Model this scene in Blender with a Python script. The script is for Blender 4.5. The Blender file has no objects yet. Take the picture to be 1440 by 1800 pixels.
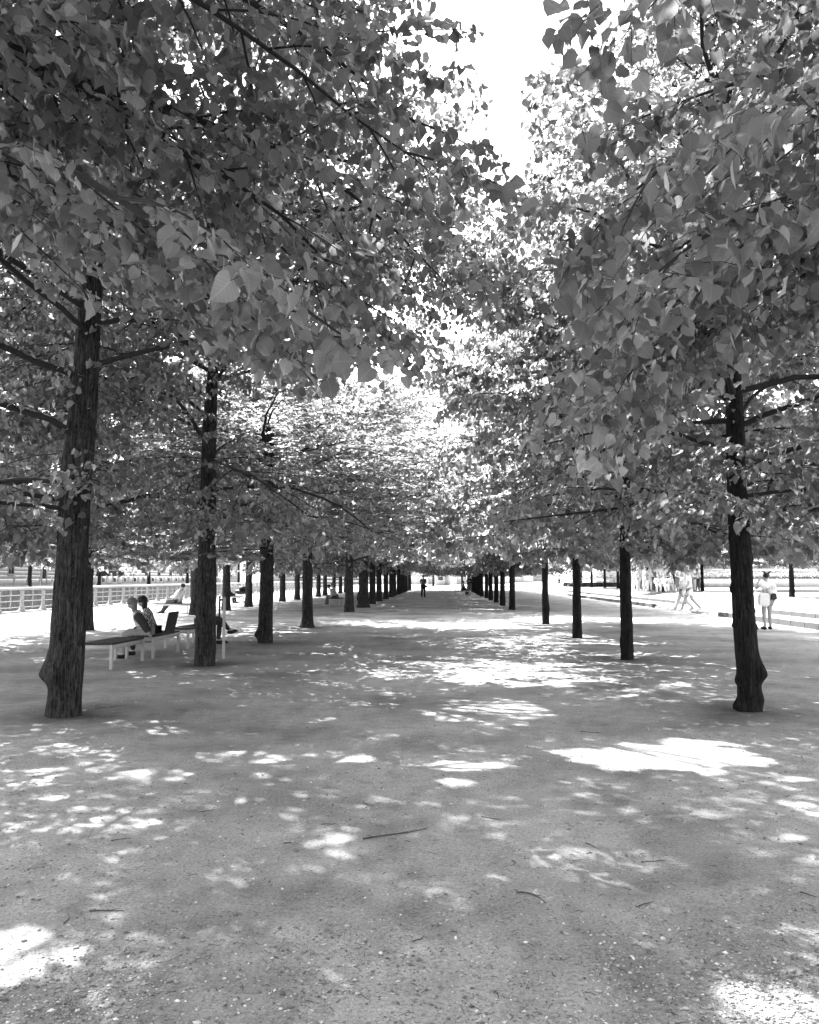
import bpy, bmesh, math, random
import numpy as np
from mathutils import Vector, Matrix, noise as mnoise

# ------------------------------------------------------------------ camera, sky, sun, exposure
scene = bpy.context.scene
COL = scene.collection
rad = math.radians
CAM_H = 1.53
YAW = math.atan(56 / 1440); PITCH = math.atan(117 / 1440)
cam_data = bpy.data.cameras.new('camera')
cam = bpy.data.objects.new('camera', cam_data); COL.objects.link(cam)
cam.location = (0, 0, CAM_H)
cam.rotation_euler = (math.pi / 2 + PITCH, 0, YAW)
cam_data.sensor_fit = 'HORIZONTAL'; cam_data.sensor_width = 36; cam_data.lens = 36.0
cam_data.clip_end = 5000; cam_data.clip_start = 0.05
scene.camera = cam

SUN_AZ = (-0.66, 0.75); SUN_EL = 53.0
world = bpy.data.worlds.new('World'); scene.world = world; world.use_nodes = True
wn = world.node_tree.nodes; wl = world.node_tree.links
for n in list(wn): wn.remove(n)
sky = wn.new('ShaderNodeTexSky'); sky.sky_type = 'NISHITA'; sky.sun_disc = False
sky.sun_elevation = rad(SUN_EL); sky.sun_rotation = math.atan2(SUN_AZ[0], SUN_AZ[1])
sky.dust_density = 2.0
bw = wn.new('ShaderNodeRGBToBW'); bg = wn.new('ShaderNodeBackground'); wo = wn.new('ShaderNodeOutputWorld')
wl.new(sky.outputs[0], bw.inputs[0]); wl.new(bw.outputs[0], bg.inputs[0]); wl.new(bg.outputs[0], wo.inputs[0])
bg.inputs[1].default_value = 0.14
sl = bpy.data.lights.new('sun', 'SUN'); sl.energy = 4.2; sl.angle = rad(0.53); sl.color = (1, 1, 1)
sun = bpy.data.objects.new('sun', sl); COL.objects.link(sun)
_az = np.array(SUN_AZ) / np.linalg.norm(SUN_AZ)
TO_SUN = np.array([_az[0] * math.cos(rad(SUN_EL)), _az[1] * math.cos(rad(SUN_EL)), math.sin(rad(SUN_EL))])
sun.rotation_euler = Vector(TO_SUN).to_track_quat('Z', 'Y').to_euler()
sun.location = (-30, -20, 60)
vs = scene.view_settings
vs.view_transform = 'Standard'; vs.look = 'None'; vs.gamma = 1.0; vs.use_curve_mapping = False
vs.exposure = 2.95
scene.render.engine = 'CYCLES'
scene.cycles.use_denoising = True
scene.cycles.max_bounces = 7; scene.cycles.diffuse_bounces = 4; scene.cycles.transmission_bounces = 5
scene.cycles.glossy_bounces = 2; scene.cycles.caustics_reflective = False; scene.cycles.caustics_refractive = False
scene.cycles.sample_clamp_indirect = 6.0

# ------------------------------------------------------------------ camera maths (photo pixel -> place)
_f = np.array([-math.sin(YAW) * math.cos(PITCH), math.cos(YAW) * math.cos(PITCH), math.sin(PITCH)])
_r = np.array([math.cos(YAW), math.sin(YAW), 0.0]); _u = np.cross(_r, _f)
EYE = np.array([0, 0, CAM_H])
def ray(x, y):
    d = _f * 1440 + _r * (x - 720) - _u * (y - 900); return d / np.linalg.norm(d)
def G(x, y, z=0.0):
    d = ray(x, y); return EYE + d * ((z - CAM_H) / d[2])
def D(x, y, Y):
    d = ray(x, y); return EYE + d * (Y / d[1])
def project(P):
    v = P - EYE; z = v @ _f; zz = np.where(np.abs(z) < 1e-3, 1e-3, z)
    return 720 + 1440 * (v @ _r) / zz, 900 - 1440 * (v @ _u) / zz, z

# ------------------------------------------------------------------ materials
MATS = {}
def nodes_of(name):
    m = bpy.data.materials.new(name); m.use_nodes = True
    nt = m.node_tree
    for n in list(nt.nodes): nt.nodes.remove(n)
    out = nt.nodes.new('ShaderNodeOutputMaterial'); MATS[name] = m
    return m, nt, out
def grey(v): return (v, v, v, 1)
def ramp(nt, src, stops):
    r = nt.nodes.new('ShaderNodeValToRGB'); e = r.color_ramp.elements
    while len(e) < len(stops): e.new(0.5)
    for el, (p, v) in zip(e, stops): el.position = p; el.color = grey(v)
    nt.links.new(src, r.inputs[0]); return r.outputs[0]
def tex(nt, scale, detail=4, rough=0.55, mapping=(1, 1, 1), coord='Object', dist=0.0):
    tc = nt.nodes.new('ShaderNodeTexCoord'); mp = nt.nodes.new('ShaderNodeMapping'); mp.inputs['Scale'].default_value = mapping
    nt.links.new(tc.outputs[coord], mp.inputs[0])
    n = nt.nodes.new('ShaderNodeTexNoise'); n.inputs['Scale'].default_value = scale; n.inputs['Detail'].default_value = detail
    n.inputs['Roughness'].default_value = rough; n.inputs['Distortion'].default_value = dist
    nt.links.new(mp.outputs[0], n.inputs['Vector']); return n.outputs[0]
def math_n(nt, op, a, b=None, c=None):
    n = nt.nodes.new('ShaderNodeMath'); n.operation = op
    for i, v in enumerate((a, b, c)):
        if v is None: continue
        if isinstance(v, (int, float)): n.inputs[i].default_value = v
        else: nt.links.new(v, n.inputs[i])
    return n.outputs[0]
def mixc(nt, fac, a, b, blend='MIX'):
    n = nt.nodes.new('ShaderNodeMix'); n.data_type = 'RGBA'; n.blend_type = blend
    for ix, v in ((0, fac), (6, a), (7, b)):
        if isinstance(v, (int, float)): n.inputs[ix].default_value = v if ix == 0 else grey(v)
        else: nt.links.new(v, n.inputs[ix])
    return n.outputs[2]
def plain(name, v, rough=0.7, var=0.25, scale=9.0, bump=0.0, metallic=0.0, spec=0.3, mapping=(1, 1, 1)):
    m, nt, out = nodes_of(name)
    p = nt.nodes.new('ShaderNodeBsdfPrincipled')
    t = tex(nt, scale, 5, 0.6, mapping)
    c = ramp(nt, t, [(0.25, v * (1 - var)), (0.75, min(0.9, v * (1 + var)))])
    nt.links.new(c, p.inputs['Base Color'])
    p.inputs['Roughness'].default_value = rough; p.inputs['Metallic'].default_value = metallic
    p.inputs['Specular IOR Level'].default_value = spec
    if bump:
        b = nt.nodes.new('ShaderNodeBump'); b.inputs['Strength'].default_value = bump; b.inputs['Distance'].default_value = 0.01
        nt.links.new(t, b.inputs['Height']); nt.links.new(b.outputs[0], p.inputs['Normal'])
    nt.links.new(p.outputs[0], out.inputs[0]); return m

def leaf_material(name, refl, trans, veins):
    m, nt, out = nodes_of(name)
    geo = nt.nodes.new('ShaderNodeNewGeometry'); rnd = geo.outputs['Random Per Island']
    k = ramp(nt, rnd, [(0.0, 0.45), (0.6, 0.9), (1.0, 1.6)])
    if veins:
        uv = nt.nodes.new('ShaderNodeUVMap'); sx = nt.nodes.new('ShaderNodeSeparateXYZ'); nt.links.new(uv.outputs[0], sx.inputs[0])
        au = math_n(nt, 'ABSOLUTE', math_n(nt, 'SUBTRACT', sx.outputs[0], 0.5))
        mid = math_n(nt, 'LESS_THAN', au, 0.018)
        fr = math_n(nt, 'FRACT', math_n(nt, 'MULTIPLY', math_n(nt, 'SUBTRACT', sx.outputs[1], math_n(nt, 'MULTIPLY', au, 0.75)), 6.0))
        lat = math_n(nt, 'LESS_THAN', fr, 0.10)
        v = math_n(nt, 'MULTIPLY', math_n(nt, 'MAXIMUM', mid, math_n(nt, 'MULTIPLY', lat, 0.6)), 0.35)
        k = math_n(nt, 'MULTIPLY', k, math_n(nt, 'ADD', v, 0.95))
    p = nt.nodes.new('ShaderNodeBsdfPrincipled'); p.inputs['Roughness'].default_value = 0.45; p.inputs['Specular IOR Level'].default_value = 0.35
    nt.links.new(math_n(nt, 'MULTIPLY', k, refl), p.inputs['Base Color'])
    tr = nt.nodes.new('ShaderNodeBsdfTranslucent'); nt.links.new(math_n(nt, 'MULTIPLY', k, trans), tr.inputs[0])
    mx = nt.nodes.new('ShaderNodeAddShader')
    nt.links.new(p.outputs[0], mx.inputs[0]); nt.links.new(tr.outputs[0], mx.inputs[1]); nt.links.new(mx.outputs[0], out.inputs[0])
    return m
LEAF_NEAR = leaf_material('leaf_near', 0.058, 0.17, True)
LEAF = leaf_material('leaf', 0.062, 0.18, False)
BRACT = leaf_material('bract', 0.16, 0.26, False)

def bark_material(name, lo, hi):
    m, nt, out = nodes_of(name)
    p = nt.nodes.new('ShaderNodeBsdfPrincipled'); p.inputs['Roughness'].default_value = 0.9; p.inputs['Specular IOR Level'].default_value = 0.15
    a = tex(nt, 1.0, 6, 0.62, (50, 50, 4.5), dist=0.7)
    a2 = tex(nt, 1.0, 5, 0.7, (30, 30, 13), dist=1.0)
    a = math_n(nt, 'ADD', math_n(nt, 'MULTIPLY', a, .6), math_n(nt, 'MULTIPLY', a2, .4))
    b = tex(nt, 3.0, 4, 0.6)
    c = ramp(nt, a, [(0.40, lo), (0.51, (lo + hi) / 2.6), (0.64, hi)])
    c2 = ramp(nt, b, [(0.3, 0.65), (0.7, 1.25)])
    nt.links.new(mixc(nt, 1.0, c, c2, 'MULTIPLY'), p.inputs['Base Color'])
    bp = nt.nodes.new('ShaderNodeBump'); bp.inputs['Strength'].default_value = 0.9; bp.inputs['Distance'].default_value = 0.03
    nt.links.new(a, bp.inputs['Height']); nt.links.new(bp.outputs[0], p.inputs['Normal'])
    nt.links.new(p.outputs[0], out.inputs[0]); return m
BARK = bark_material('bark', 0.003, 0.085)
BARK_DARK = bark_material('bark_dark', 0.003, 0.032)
DRYTWIG = plain('dry_twig', 0.07, 0.9, 0.5, 40)
TWIG = plain('twig_bark', 0.022, 0.85, 0.4, 30)

def ground_material():
    m, nt, out = nodes_of('gravel')
    p = nt.nodes.new('ShaderNodeBsdfPrincipled'); p.inputs['Roughness'].default_value = 0.95; p.inputs['Specular IOR Level'].default_value = 0.1
    big = tex(nt, 0.55, 6, 0.62); mid = tex(nt, 4.5, 6, 0.65); fine = tex(nt, 60, 4, 0.75); spk = tex(nt, 170, 2, 0.6)
    c = ramp(nt, big, [(0.36, 0.24), (0.50, 0.37), (0.64, 0.44)])
    c1 = ramp(nt, mid, [(0.30, 0.74), (0.50, 1.0), (0.72, 1.12)])
    c2 = ramp(nt, fine, [(0.30, 0.35), (0.45, 0.9), (0.58, 1.05), (0.72, 1.5)])
    c3 = ramp(nt, spk, [(0.30, 0.62), (0.45, 1.0), (0.60, 1.0), (0.74, 1.35)])
    cc = mixc(nt, 1.0, mixc(nt, 1.0, c, c1, 'MULTIPLY'), mixc(nt, 1.0, c2, c3, 'MULTIPLY'), 'MULTIPLY')
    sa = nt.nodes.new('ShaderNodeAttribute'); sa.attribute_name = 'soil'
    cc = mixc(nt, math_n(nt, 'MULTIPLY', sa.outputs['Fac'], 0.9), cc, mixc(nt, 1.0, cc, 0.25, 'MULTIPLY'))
    nt.links.new(cc, p.inputs['Base Color'])
    h = math_n(nt, 'ADD', math_n(nt, 'MULTIPLY', mid, 1.2), math_n(nt, 'ADD', math_n(nt, 'MULTIPLY', fine, 0.55), math_n(nt, 'MULTIPLY', spk, 0.25)))
    b = nt.nodes.new('ShaderNodeBump'); b.inputs['Strength'].default_value = 0.85; b.inputs['Distance'].default_value = 0.02
    nt.links.new(h, b.inputs['Height']); nt.links.new(b.outputs[0], p.inputs['Normal'])
    nt.links.new(p.outputs[0], out.inputs[0]); return m
GRAVEL = ground_material()
PEB, _nt, _o = nodes_of('pebble')
_p = _nt.nodes.new('ShaderNodeBsdfPrincipled'); _g = _nt.nodes.new('ShaderNodeNewGeometry'); _p.inputs['Roughness'].default_value = 0.8
_nt.links.new(ramp(_nt, _g.outputs['Random Per Island'], [(0, 0.10), (0.5, 0.30), (0.9, 0.5), (1, 0.8)]), _p.inputs['Base Color'])
_nt.links.new(_p.outputs[0], _o.inputs[0])
PAVE = plain('plaza_paving', 0.33, 0.9, 0.12, 3, 0.2)
KERB = plain('kerb_granite', 0.06, 0.85, 0.35, 14, 0.4)
STEEL = plain('pale_steel', 0.42, 0.5, 0.12, 20, 0, 0.0)
WHITE = plain('white_paint', 0.3, 0.6, 0.1, 15)
BLACK = plain('black_plastic', 0.018, 0.6, 0.3, 20)
DARKSLAT = plain('dark_wood', 0.035, 0.7, 0.35, 12, 0.2, mapping=(1, 12, 12))
STONE = plain('sandstone', 0.40, 0.9, 0.18, 2.2, 0.3)
STONE2 = plain('quay_stone', 0.26, 0.9, 0.35, 1.4, 0.4)
PALE = plain('pale_render', 0.34, 0.9, 0.08, 1.0)
GLASS = plain('dark_glass', 0.03, 0.15, 0.3, 1, spec=0.5)
WATER = plain('canal_water', 0.06, 0.08, 0.2, 2, 0.5, spec=0.5)
GRASS = plain('terrain_earth', 0.14, 0.95, 0.3, 1)
SKIN = plain('skin', 0.32, 0.6, 0.06, 8)
HAIRD = plain('dark_hair', 0.012, 0.5, 0.4, 30, 0.5)
HAIRG = plain('grey_hair', 0.14, 0.6, 0.4, 40, 0.6, mapping=(3, 3, 0.6))
def cloth(v):
    n = 'cloth_%03d' % int(v * 1000)
    return MATS.get(n) or plain(n, v, 0.9, 0.14, 22, 0.3)
PATTERN, _nt, _o = nodes_of('patterned_cloth')
_p = _nt.nodes.new('ShaderNodeBsdfPrincipled'); _p.inputs['Roughness'].default_value = 0.9
_nt.links.new(ramp(_nt, tex(_nt, 38, 2, 0.5), [(0.46, 0.02), (0.50, 0.6)]), _p.inputs['Base Color']); _nt.links.new(_p.outputs[0], _o.inputs[0])

# ------------------------------------------------------------------ mesh and object helpers
def mesh_np(name, parts, mat, uvs=None, smooth=False):
    """parts: list of (verts Nx3, faces MxK)"""
    V = []; L = []; S = []; off = 0
    for v, f in parts:
        if len(v) == 0: continue
        V.append(np.asarray(v, np.float32)); f = np.asarray(f, np.int32)
        L.append((f + off).ravel()); S.append(np.full(len(f), f.shape[1], np.int32)); off += len(v)
    V = np.concatenate(V); L = np.concatenate(L); S = np.concatenate(S)
    me = bpy.data.meshes.new(name)
    me.vertices.add(len(V)); me.vertices.foreach_set('co', V.ravel())
    me.loops.add(len(L)); me.loops.foreach_set('vertex_index', L)
    me.polygons.add(len(S)); st = np.concatenate([[0], np.cumsum(S)[:-1]]).astype(np.int32)
    me.polygons.foreach_set('loop_start', st)
    try: me.polygons.foreach_set('loop_total', S)
    except Exception: pass
    if uvs is not None:
        ul = me.uv_layers.new(name='UVMap'); ul.data.foreach_set('uv', np.asarray(uvs, np.float32)[L].ravel())
    me.update(calc_edges=True); me.validate()
    if smooth: me.polygons.foreach_set('use_smooth', np.ones(len(S), bool))
    me.materials.append(mat); return me
def obj(name, me, parent=None, loc=(0, 0, 0), rot=(0, 0, 0), scale=(1, 1, 1)):
    o = bpy.data.objects.new(name, me); COL.objects.link(o)
    o.location = loc; o.rotation_euler = rot; o.scale = scale
    if parent is not None: o.parent = parent
    return o
def tag(o, label=None, cat=None, group=None, kind=None):
    if label: o['label'] = label
    if cat: o['category'] = cat
    if group: o['group'] = group
    if kind: o['kind'] = kind
    return o
def thing(name, label, cat, loc=(0, 0, 0), rz=0, group=None):
    return tag(obj(name, None, None, loc, (0, 0, rz)), label, cat, group)
def copy_tree(o, parent=None):
    c = o.copy(); COL.objects.link(c); c.parent = parent
    for ch in o.children: copy_tree(ch, c)
    return c
BOXF = np.array([[0, 3, 2, 1], [4, 5, 6, 7], [0, 1, 5, 4], [1, 2, 6, 5], [2, 3, 7, 6], [3, 0, 4, 7]])
def box(x0, x1, y0, y1, z0, z1):
    return (np.array([[x0, y0, z0], [x1, y0, z0], [x1, y1, z0], [x0, y1, z0], [x0, y0, z1], [x1, y0, z1], [x1, y1, z1], [x0, y1, z1]], float), BOXF)
def bevel_box(name, dims, mat, b=0.01):
    bm = bmesh.new(); bmesh.ops.create_cube(bm, size=1)
    for v in bm.verts: v.co = Vector((v.co.x * dims[0], v.co.y * dims[1], v.co.z * dims[2]))
    bmesh.ops.bevel(bm, geom=bm.edges[:], offset=b, segments=2, affect='EDGES')
    me = bpy.data.meshes.new(name); bm.to_mesh(me); bm.free(); me.materials.append(mat); return me
def tubes(P, R, sides, cap=True):
    """P (N,K,3), R (N,K) -> verts, quads"""
    P = np.asarray(P, float); R = np.asarray(R, float); N, K, _ = P.shape
    T = np.gradient(P, axis=1); T /= np.linalg.norm(T, axis=2, keepdims=True) + 1e-9
    ref = np.where(np.abs(T[:, :1, 2:3]) > 0.8, np.array([[[1., 0, 0]]]), np.array([[[0, 0, 1.]]]))
    A = np.cross(T, ref); A /= np.linalg.norm(A, axis=2, keepdims=True) + 1e-9
    B = np.cross(T, A)
    th = np.arange(sides) * 2 * math.pi / sides
    V = P[:, :, None, :] + R[:, :, None, None] * (A[:, :, None, :] * np.cos(th)[:, None] + B[:, :, None, :] * np.sin(th)[:, None])
    V = V.reshape(-1, 3)
    i = np.arange(N)[:, None, None]; k = np.arange(K - 1)[None, :, None]; s = np.arange(sides)[None, None, :]
    a = (i * K + k) * sides + s; b = (i * K + k) * sides + (s + 1) % sides
    F = np.stack([a, b, b + sides, a + sides], -1).reshape(-1, 4)
    return V, F
def lathe(prof, sides=12, c=(0, 0, 0)):
    P = np.array([[c[0], c[1], c[2] + z] for _, z in prof])[None]; R = np.array([[r for r, _ in prof]])
    th = np.arange(sides) * 2 * math.pi / sides
    V = np.concatenate([np.stack([c[0] + r * np.cos(th), c[1] + r * np.sin(th), np.full(sides, c[2] + z)], -1) for r, z in prof])
    F = []
    for k in range(len(prof) - 1):
        for s in range(sides):
            F.append([k * sides + s, k * sides + (s + 1) % sides, (k + 1) * sides + (s + 1) % sides, (k + 1) * sides + s])
    return V, np.array(F)
def ellipsoid(c, r, nu=10, nv=7):
    V = []; 
    for j in range(nv + 1):
        ph = math.pi * j / nv
        for i in range(nu):
            t = 2 * math.pi * i / nu
            V.append([c[0] + r[0] * math.sin(ph) * math.cos(t), c[1] + r[1] * math.sin(ph) * math.sin(t), c[2] + r[2] * math.cos(ph)])
    F = [[j * nu + i, (j + 1) * nu + i, (j + 1) * nu + (i + 1) % nu, j * nu + (i + 1) % nu] for j in range(nv) for i in range(nu)]
    return np.array(V), np.array(F)

# ------------------------------------------------------------------ the setting
rng = np.random.default_rng(5)
def smooth_noise(x, y, s, seed):
    r = np.random.default_rng(seed); out = np.zeros_like(x)
    for k in range(5):
        a = r.uniform(0, 6.28); f = s * (1.7 ** (k * 0.8)); ph = r.uniform(0, 6.28)
        out += np.sin((x * math.cos(a) + y * math.sin(a)) * f + ph + 0.8 * np.sin((x * math.sin(a) - y * math.cos(a)) * f * 0.7 + ph)) / (k + 1)
    return out / 2.3
def ground_z(x, y):
    x = np.asarray(x, float); y = np.asarray(y, float)
    return 0.009 * smooth_noise(x, y, 1.6, 3) + 0.005 * smooth_noise(x, y, 7.0, 4) + .002 * smooth_noise(x, y, 19.0, 14) + 0.008 * smooth_noise(x, y, 0.5, 6)
xs = np.concatenate([np.linspace(-19.5, -5, 40), np.linspace(-4.95, 5, 140), np.linspace(5.1, 11.25, 24)])
ys = np.concatenate([np.linspace(-40, 1, 15), np.linspace(1.1, 12, 190), 12 + np.geomspace(0.1, 400, 90)])
X, Y = np.meshgrid(xs, ys); Z = ground_z(X, Y)
V = np.stack([X.ravel(), Y.ravel(), Z.ravel()], -1); nx, ny = len(xs), len(ys)
i, j = np.meshgrid(np.arange(nx - 1), np.arange(ny - 1)); a = (j * nx + i).ravel()
me = mesh_np('gravel_ground', [(V, np.stack([a, a + 1, a + nx + 1, a + nx], -1))], GRAVEL, smooth=True)
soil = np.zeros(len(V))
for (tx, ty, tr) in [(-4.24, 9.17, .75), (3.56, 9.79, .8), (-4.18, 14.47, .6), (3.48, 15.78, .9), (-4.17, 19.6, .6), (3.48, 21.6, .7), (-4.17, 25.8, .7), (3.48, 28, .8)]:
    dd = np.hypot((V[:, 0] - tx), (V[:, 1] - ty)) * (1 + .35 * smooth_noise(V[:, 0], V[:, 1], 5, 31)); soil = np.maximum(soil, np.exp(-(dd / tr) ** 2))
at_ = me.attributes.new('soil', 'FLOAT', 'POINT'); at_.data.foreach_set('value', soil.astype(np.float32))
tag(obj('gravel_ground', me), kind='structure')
me = mesh_np('terrain', [(np.array([[-2500, -2500, -6], [2500, -2500, -6], [2500, 3500, -6], [-2500, 3500, -6.]]), np.array([[0, 1, 2, 3]]))], GRASS)
tag(obj('terrain', me), kind='structure')
# plaza to the right, stepping up behind two kerbs
def strip(name, prof, y0, y1, mat, n=40):
    ysn = np.linspace(y0, y1, n); V = []; F = []
    for jj, yy in enumerate(ysn):
        for x, z in prof: V.append([x, yy, z])
    k = len(prof)
    for jj in range(n - 1):
        for ii in range(k - 1): F.append([jj * k + ii, jj * k + ii + 1, (jj + 1) * k + ii + 1, (jj + 1) * k + ii])
    return mesh_np(name, [(np.array(V, float), np.array(F))], mat)
tag(obj('plaza', strip('plaza', [(11.24, -0.5), (11.26, 0.06), (13.4, 0.10), (13.5, 0.14), (16.5, 0.58), (40, 0.72), (400, 0.9)], -40, 400, PAVE)), kind='structure')
def kerb(name, x, z0, z1, segs, group):
    k = tag(obj(name, None), kind='structure')
    base = bevel_box('kerb_stone', (0.16, 0.985, z1 - z0), KERB, 0.012); first = True
    for (ya, yb) in segs:
        y = ya
        while y < yb:
            obj('kerb_stone', base, k, (x + random.uniform(-.006, .006), y + 0.5, (z0 + z1) / 2 + random.uniform(-.006, .004)), (0, 0, random.uniform(-.008, .008)))
            y += 1.0
random.seed(3)
kerb('kerb', 11.30, -0.12, 0.18, [(12, 34), (44, 74)], 'kerb')
kerb('kerb', 13.42, 0.0, 0.27, [(24, 33.5), (46, 90)], 'kerb')

# canal: water, opposite quay wall of blocks, bank
tag(obj('canal_water', mesh_np('canal_water', [box(-60, -19.3, -60, 420, -3.5, -1.75)], WATER)), kind='structure')
tag(obj('canal_wall', mesh_np('canal_wall', [box(-19.9, -19.45, -40, 410, -3.2, 0.02)], STONE2)), kind='structure')
tag(obj('opposite_bank', mesh_np('opposite_bank', [box(-400, -40.45, -60, 420, -5.9, 0.62)], PAVE)), kind='structure')
qw = thing('quay_wall', 'pale stone block quay wall across the canal behind the railing', 'wall', (-40, 0, 0))
obj('backing', mesh_np('backing', [box(-0.44, -0.12, -60, 420, -3.4, 0.6)], STONE2), qw)
blk = bevel_box('stone_block', (0.3, 1.56, 0.50), STONE2, 0.025)
for r_ in range(5):
    for k_ in range(58):
        y = 55 + k_ * 1.6 + (0.8 if r_ % 2 else 0)
        obj('stone_block', blk, qw, (0.02 + random.uniform(-.015, .015), y, -1.72 + 0.27 + r_ * 0.525), (random.choice((0, math.pi)), 0, 0))
obj('coping', mesh_np('coping', [box(-0.5, 0.25, -60, 420, 0.66, 0.84)], STONE), qw)

# ------------------------------------------------------------------ leaves and trees
def leaf_template(n, fold=.26, curl=.30, rip=.05, asym=0.0):
    """heart shaped lime leaf along +Y, normal +Z, unit length; n outline points per half"""
    full = np.array([[0.12, -0.05], [0.30, -0.07], [0.44, 0.05], [0.51, 0.24], [0.49, 0.45], [0.39, 0.64], [0.23, 0.80], [0.06, 0.92]])
    if n >= 8: half = full
    elif n == 4: half = full[[1, 2, 4, 5, 7]]
    elif n == 3: half = full[[1, 3, 5]]
    else: half = np.array([[0.46, 0.10], [0.40, 0.62]])
    mids = {8: [0, .35, .7], 4: [0, .45], 3: [0, .45], 2: [0]}[n if n in (8, 4, 3, 2) else 2]
    def zz(u, v): return fold * abs(u) - curl * v * v + rip * math.sin(9 * v + 4 * u) * abs(u) * 2 + asym * u * v
    pts = [(0, m) for m in mids] + [(0, 1.02)]; nm = len(pts)
    L = [(-u, v) for u, v in half]; Rr = [(u, v) for u, v in half]
    allp = pts + L + Rr; F = []
    mi = list(range(nm)); li = list(range(nm, nm + len(L))); ri = list(range(nm + len(L), nm + 2 * len(L)))
    # zip mid line with outlines
    for side, idx in ((0, li), (1, ri)):
        a, b = 0, 0
        while a < nm - 1 or b < len(idx) - 1:
            adv_m = b == len(idx) - 1 or (a < nm - 1 and allp[mi[a + 1]][1] <= allp[idx[b + 1]][1])
            t = [mi[a], idx[b], mi[a + 1]] if adv_m else [mi[a], idx[b], idx[b + 1]]
            if side == 1: t = [t[0], t[2], t[1]]
            F.append(t)
            if adv_m: a += 1
            else: b += 1
    Vv = np.array([[u, v, zz(u, v)] for u, v in allp]); uv = np.array([[u + 0.5, v] for u, v in allp])
    return Vv, np.array(F), uv
LT = {n: leaf_template(n) for n in (8, 4, 3, 2)}
KITE = (np.array([[0, 0, 0], [-.52, .42, .12], [0, 1.0, -.28], [.52, .42, .12]]), np.array([[0, 2, 1], [0, 3, 2]]), np.array([[.5, 0], [0, .42], [.5, 1], [1, .42]]))
LTV = {n: [leaf_template(n, *a) for a in ((.26, .30, .05, 0), (.55, .12, .10, .2), (-.18, .55, .12, -.2), (.12, -.18, .16, .35), (.8, .45, .06, -.1))] for n in (8, 4, 3, 2)}
LTV[1] = [KITE] * 5
def bract_template():
    v = np.array([[0, 0, 0], [-.10, .3, .02], [-.12, .7, -.05], [0, 1.1, -.2], [.12, .7, -.05], [.10, .3, .02], [0, .5, -.04]])
    f = np.array([[0, 1, 6], [1, 2, 6], [2, 3, 6], [3, 4, 6], [4, 5, 6], [5, 0, 6]]); f = f[:, ::-1]
    return v, f, v[:, :2] + [0.5, 0]
BT = bract_template()
def leaves_mesh(pos, d, n, size, tmpl):
    Vt, Ft, uv = tmpl
    s = np.cross(d, n)
    W = pos[:, None] + size[:, None, None] * (Vt[None, :, 0:1] * s[:, None] + Vt[None, :, 1:2] * d[:, None] + Vt[None, :, 2:3] * n[:, None])
    F = (np.arange(len(pos)) * len(Vt))[:, None, None] + Ft[None]
    return W.reshape(-1, 3), F.reshape(-1, 3), np.tile(uv, (len(pos), 1))
def unit(a): return a / (np.linalg.norm(a, axis=-1, keepdims=True) + 1e-9)
UP = np.array([0, 0, 1.])

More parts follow.
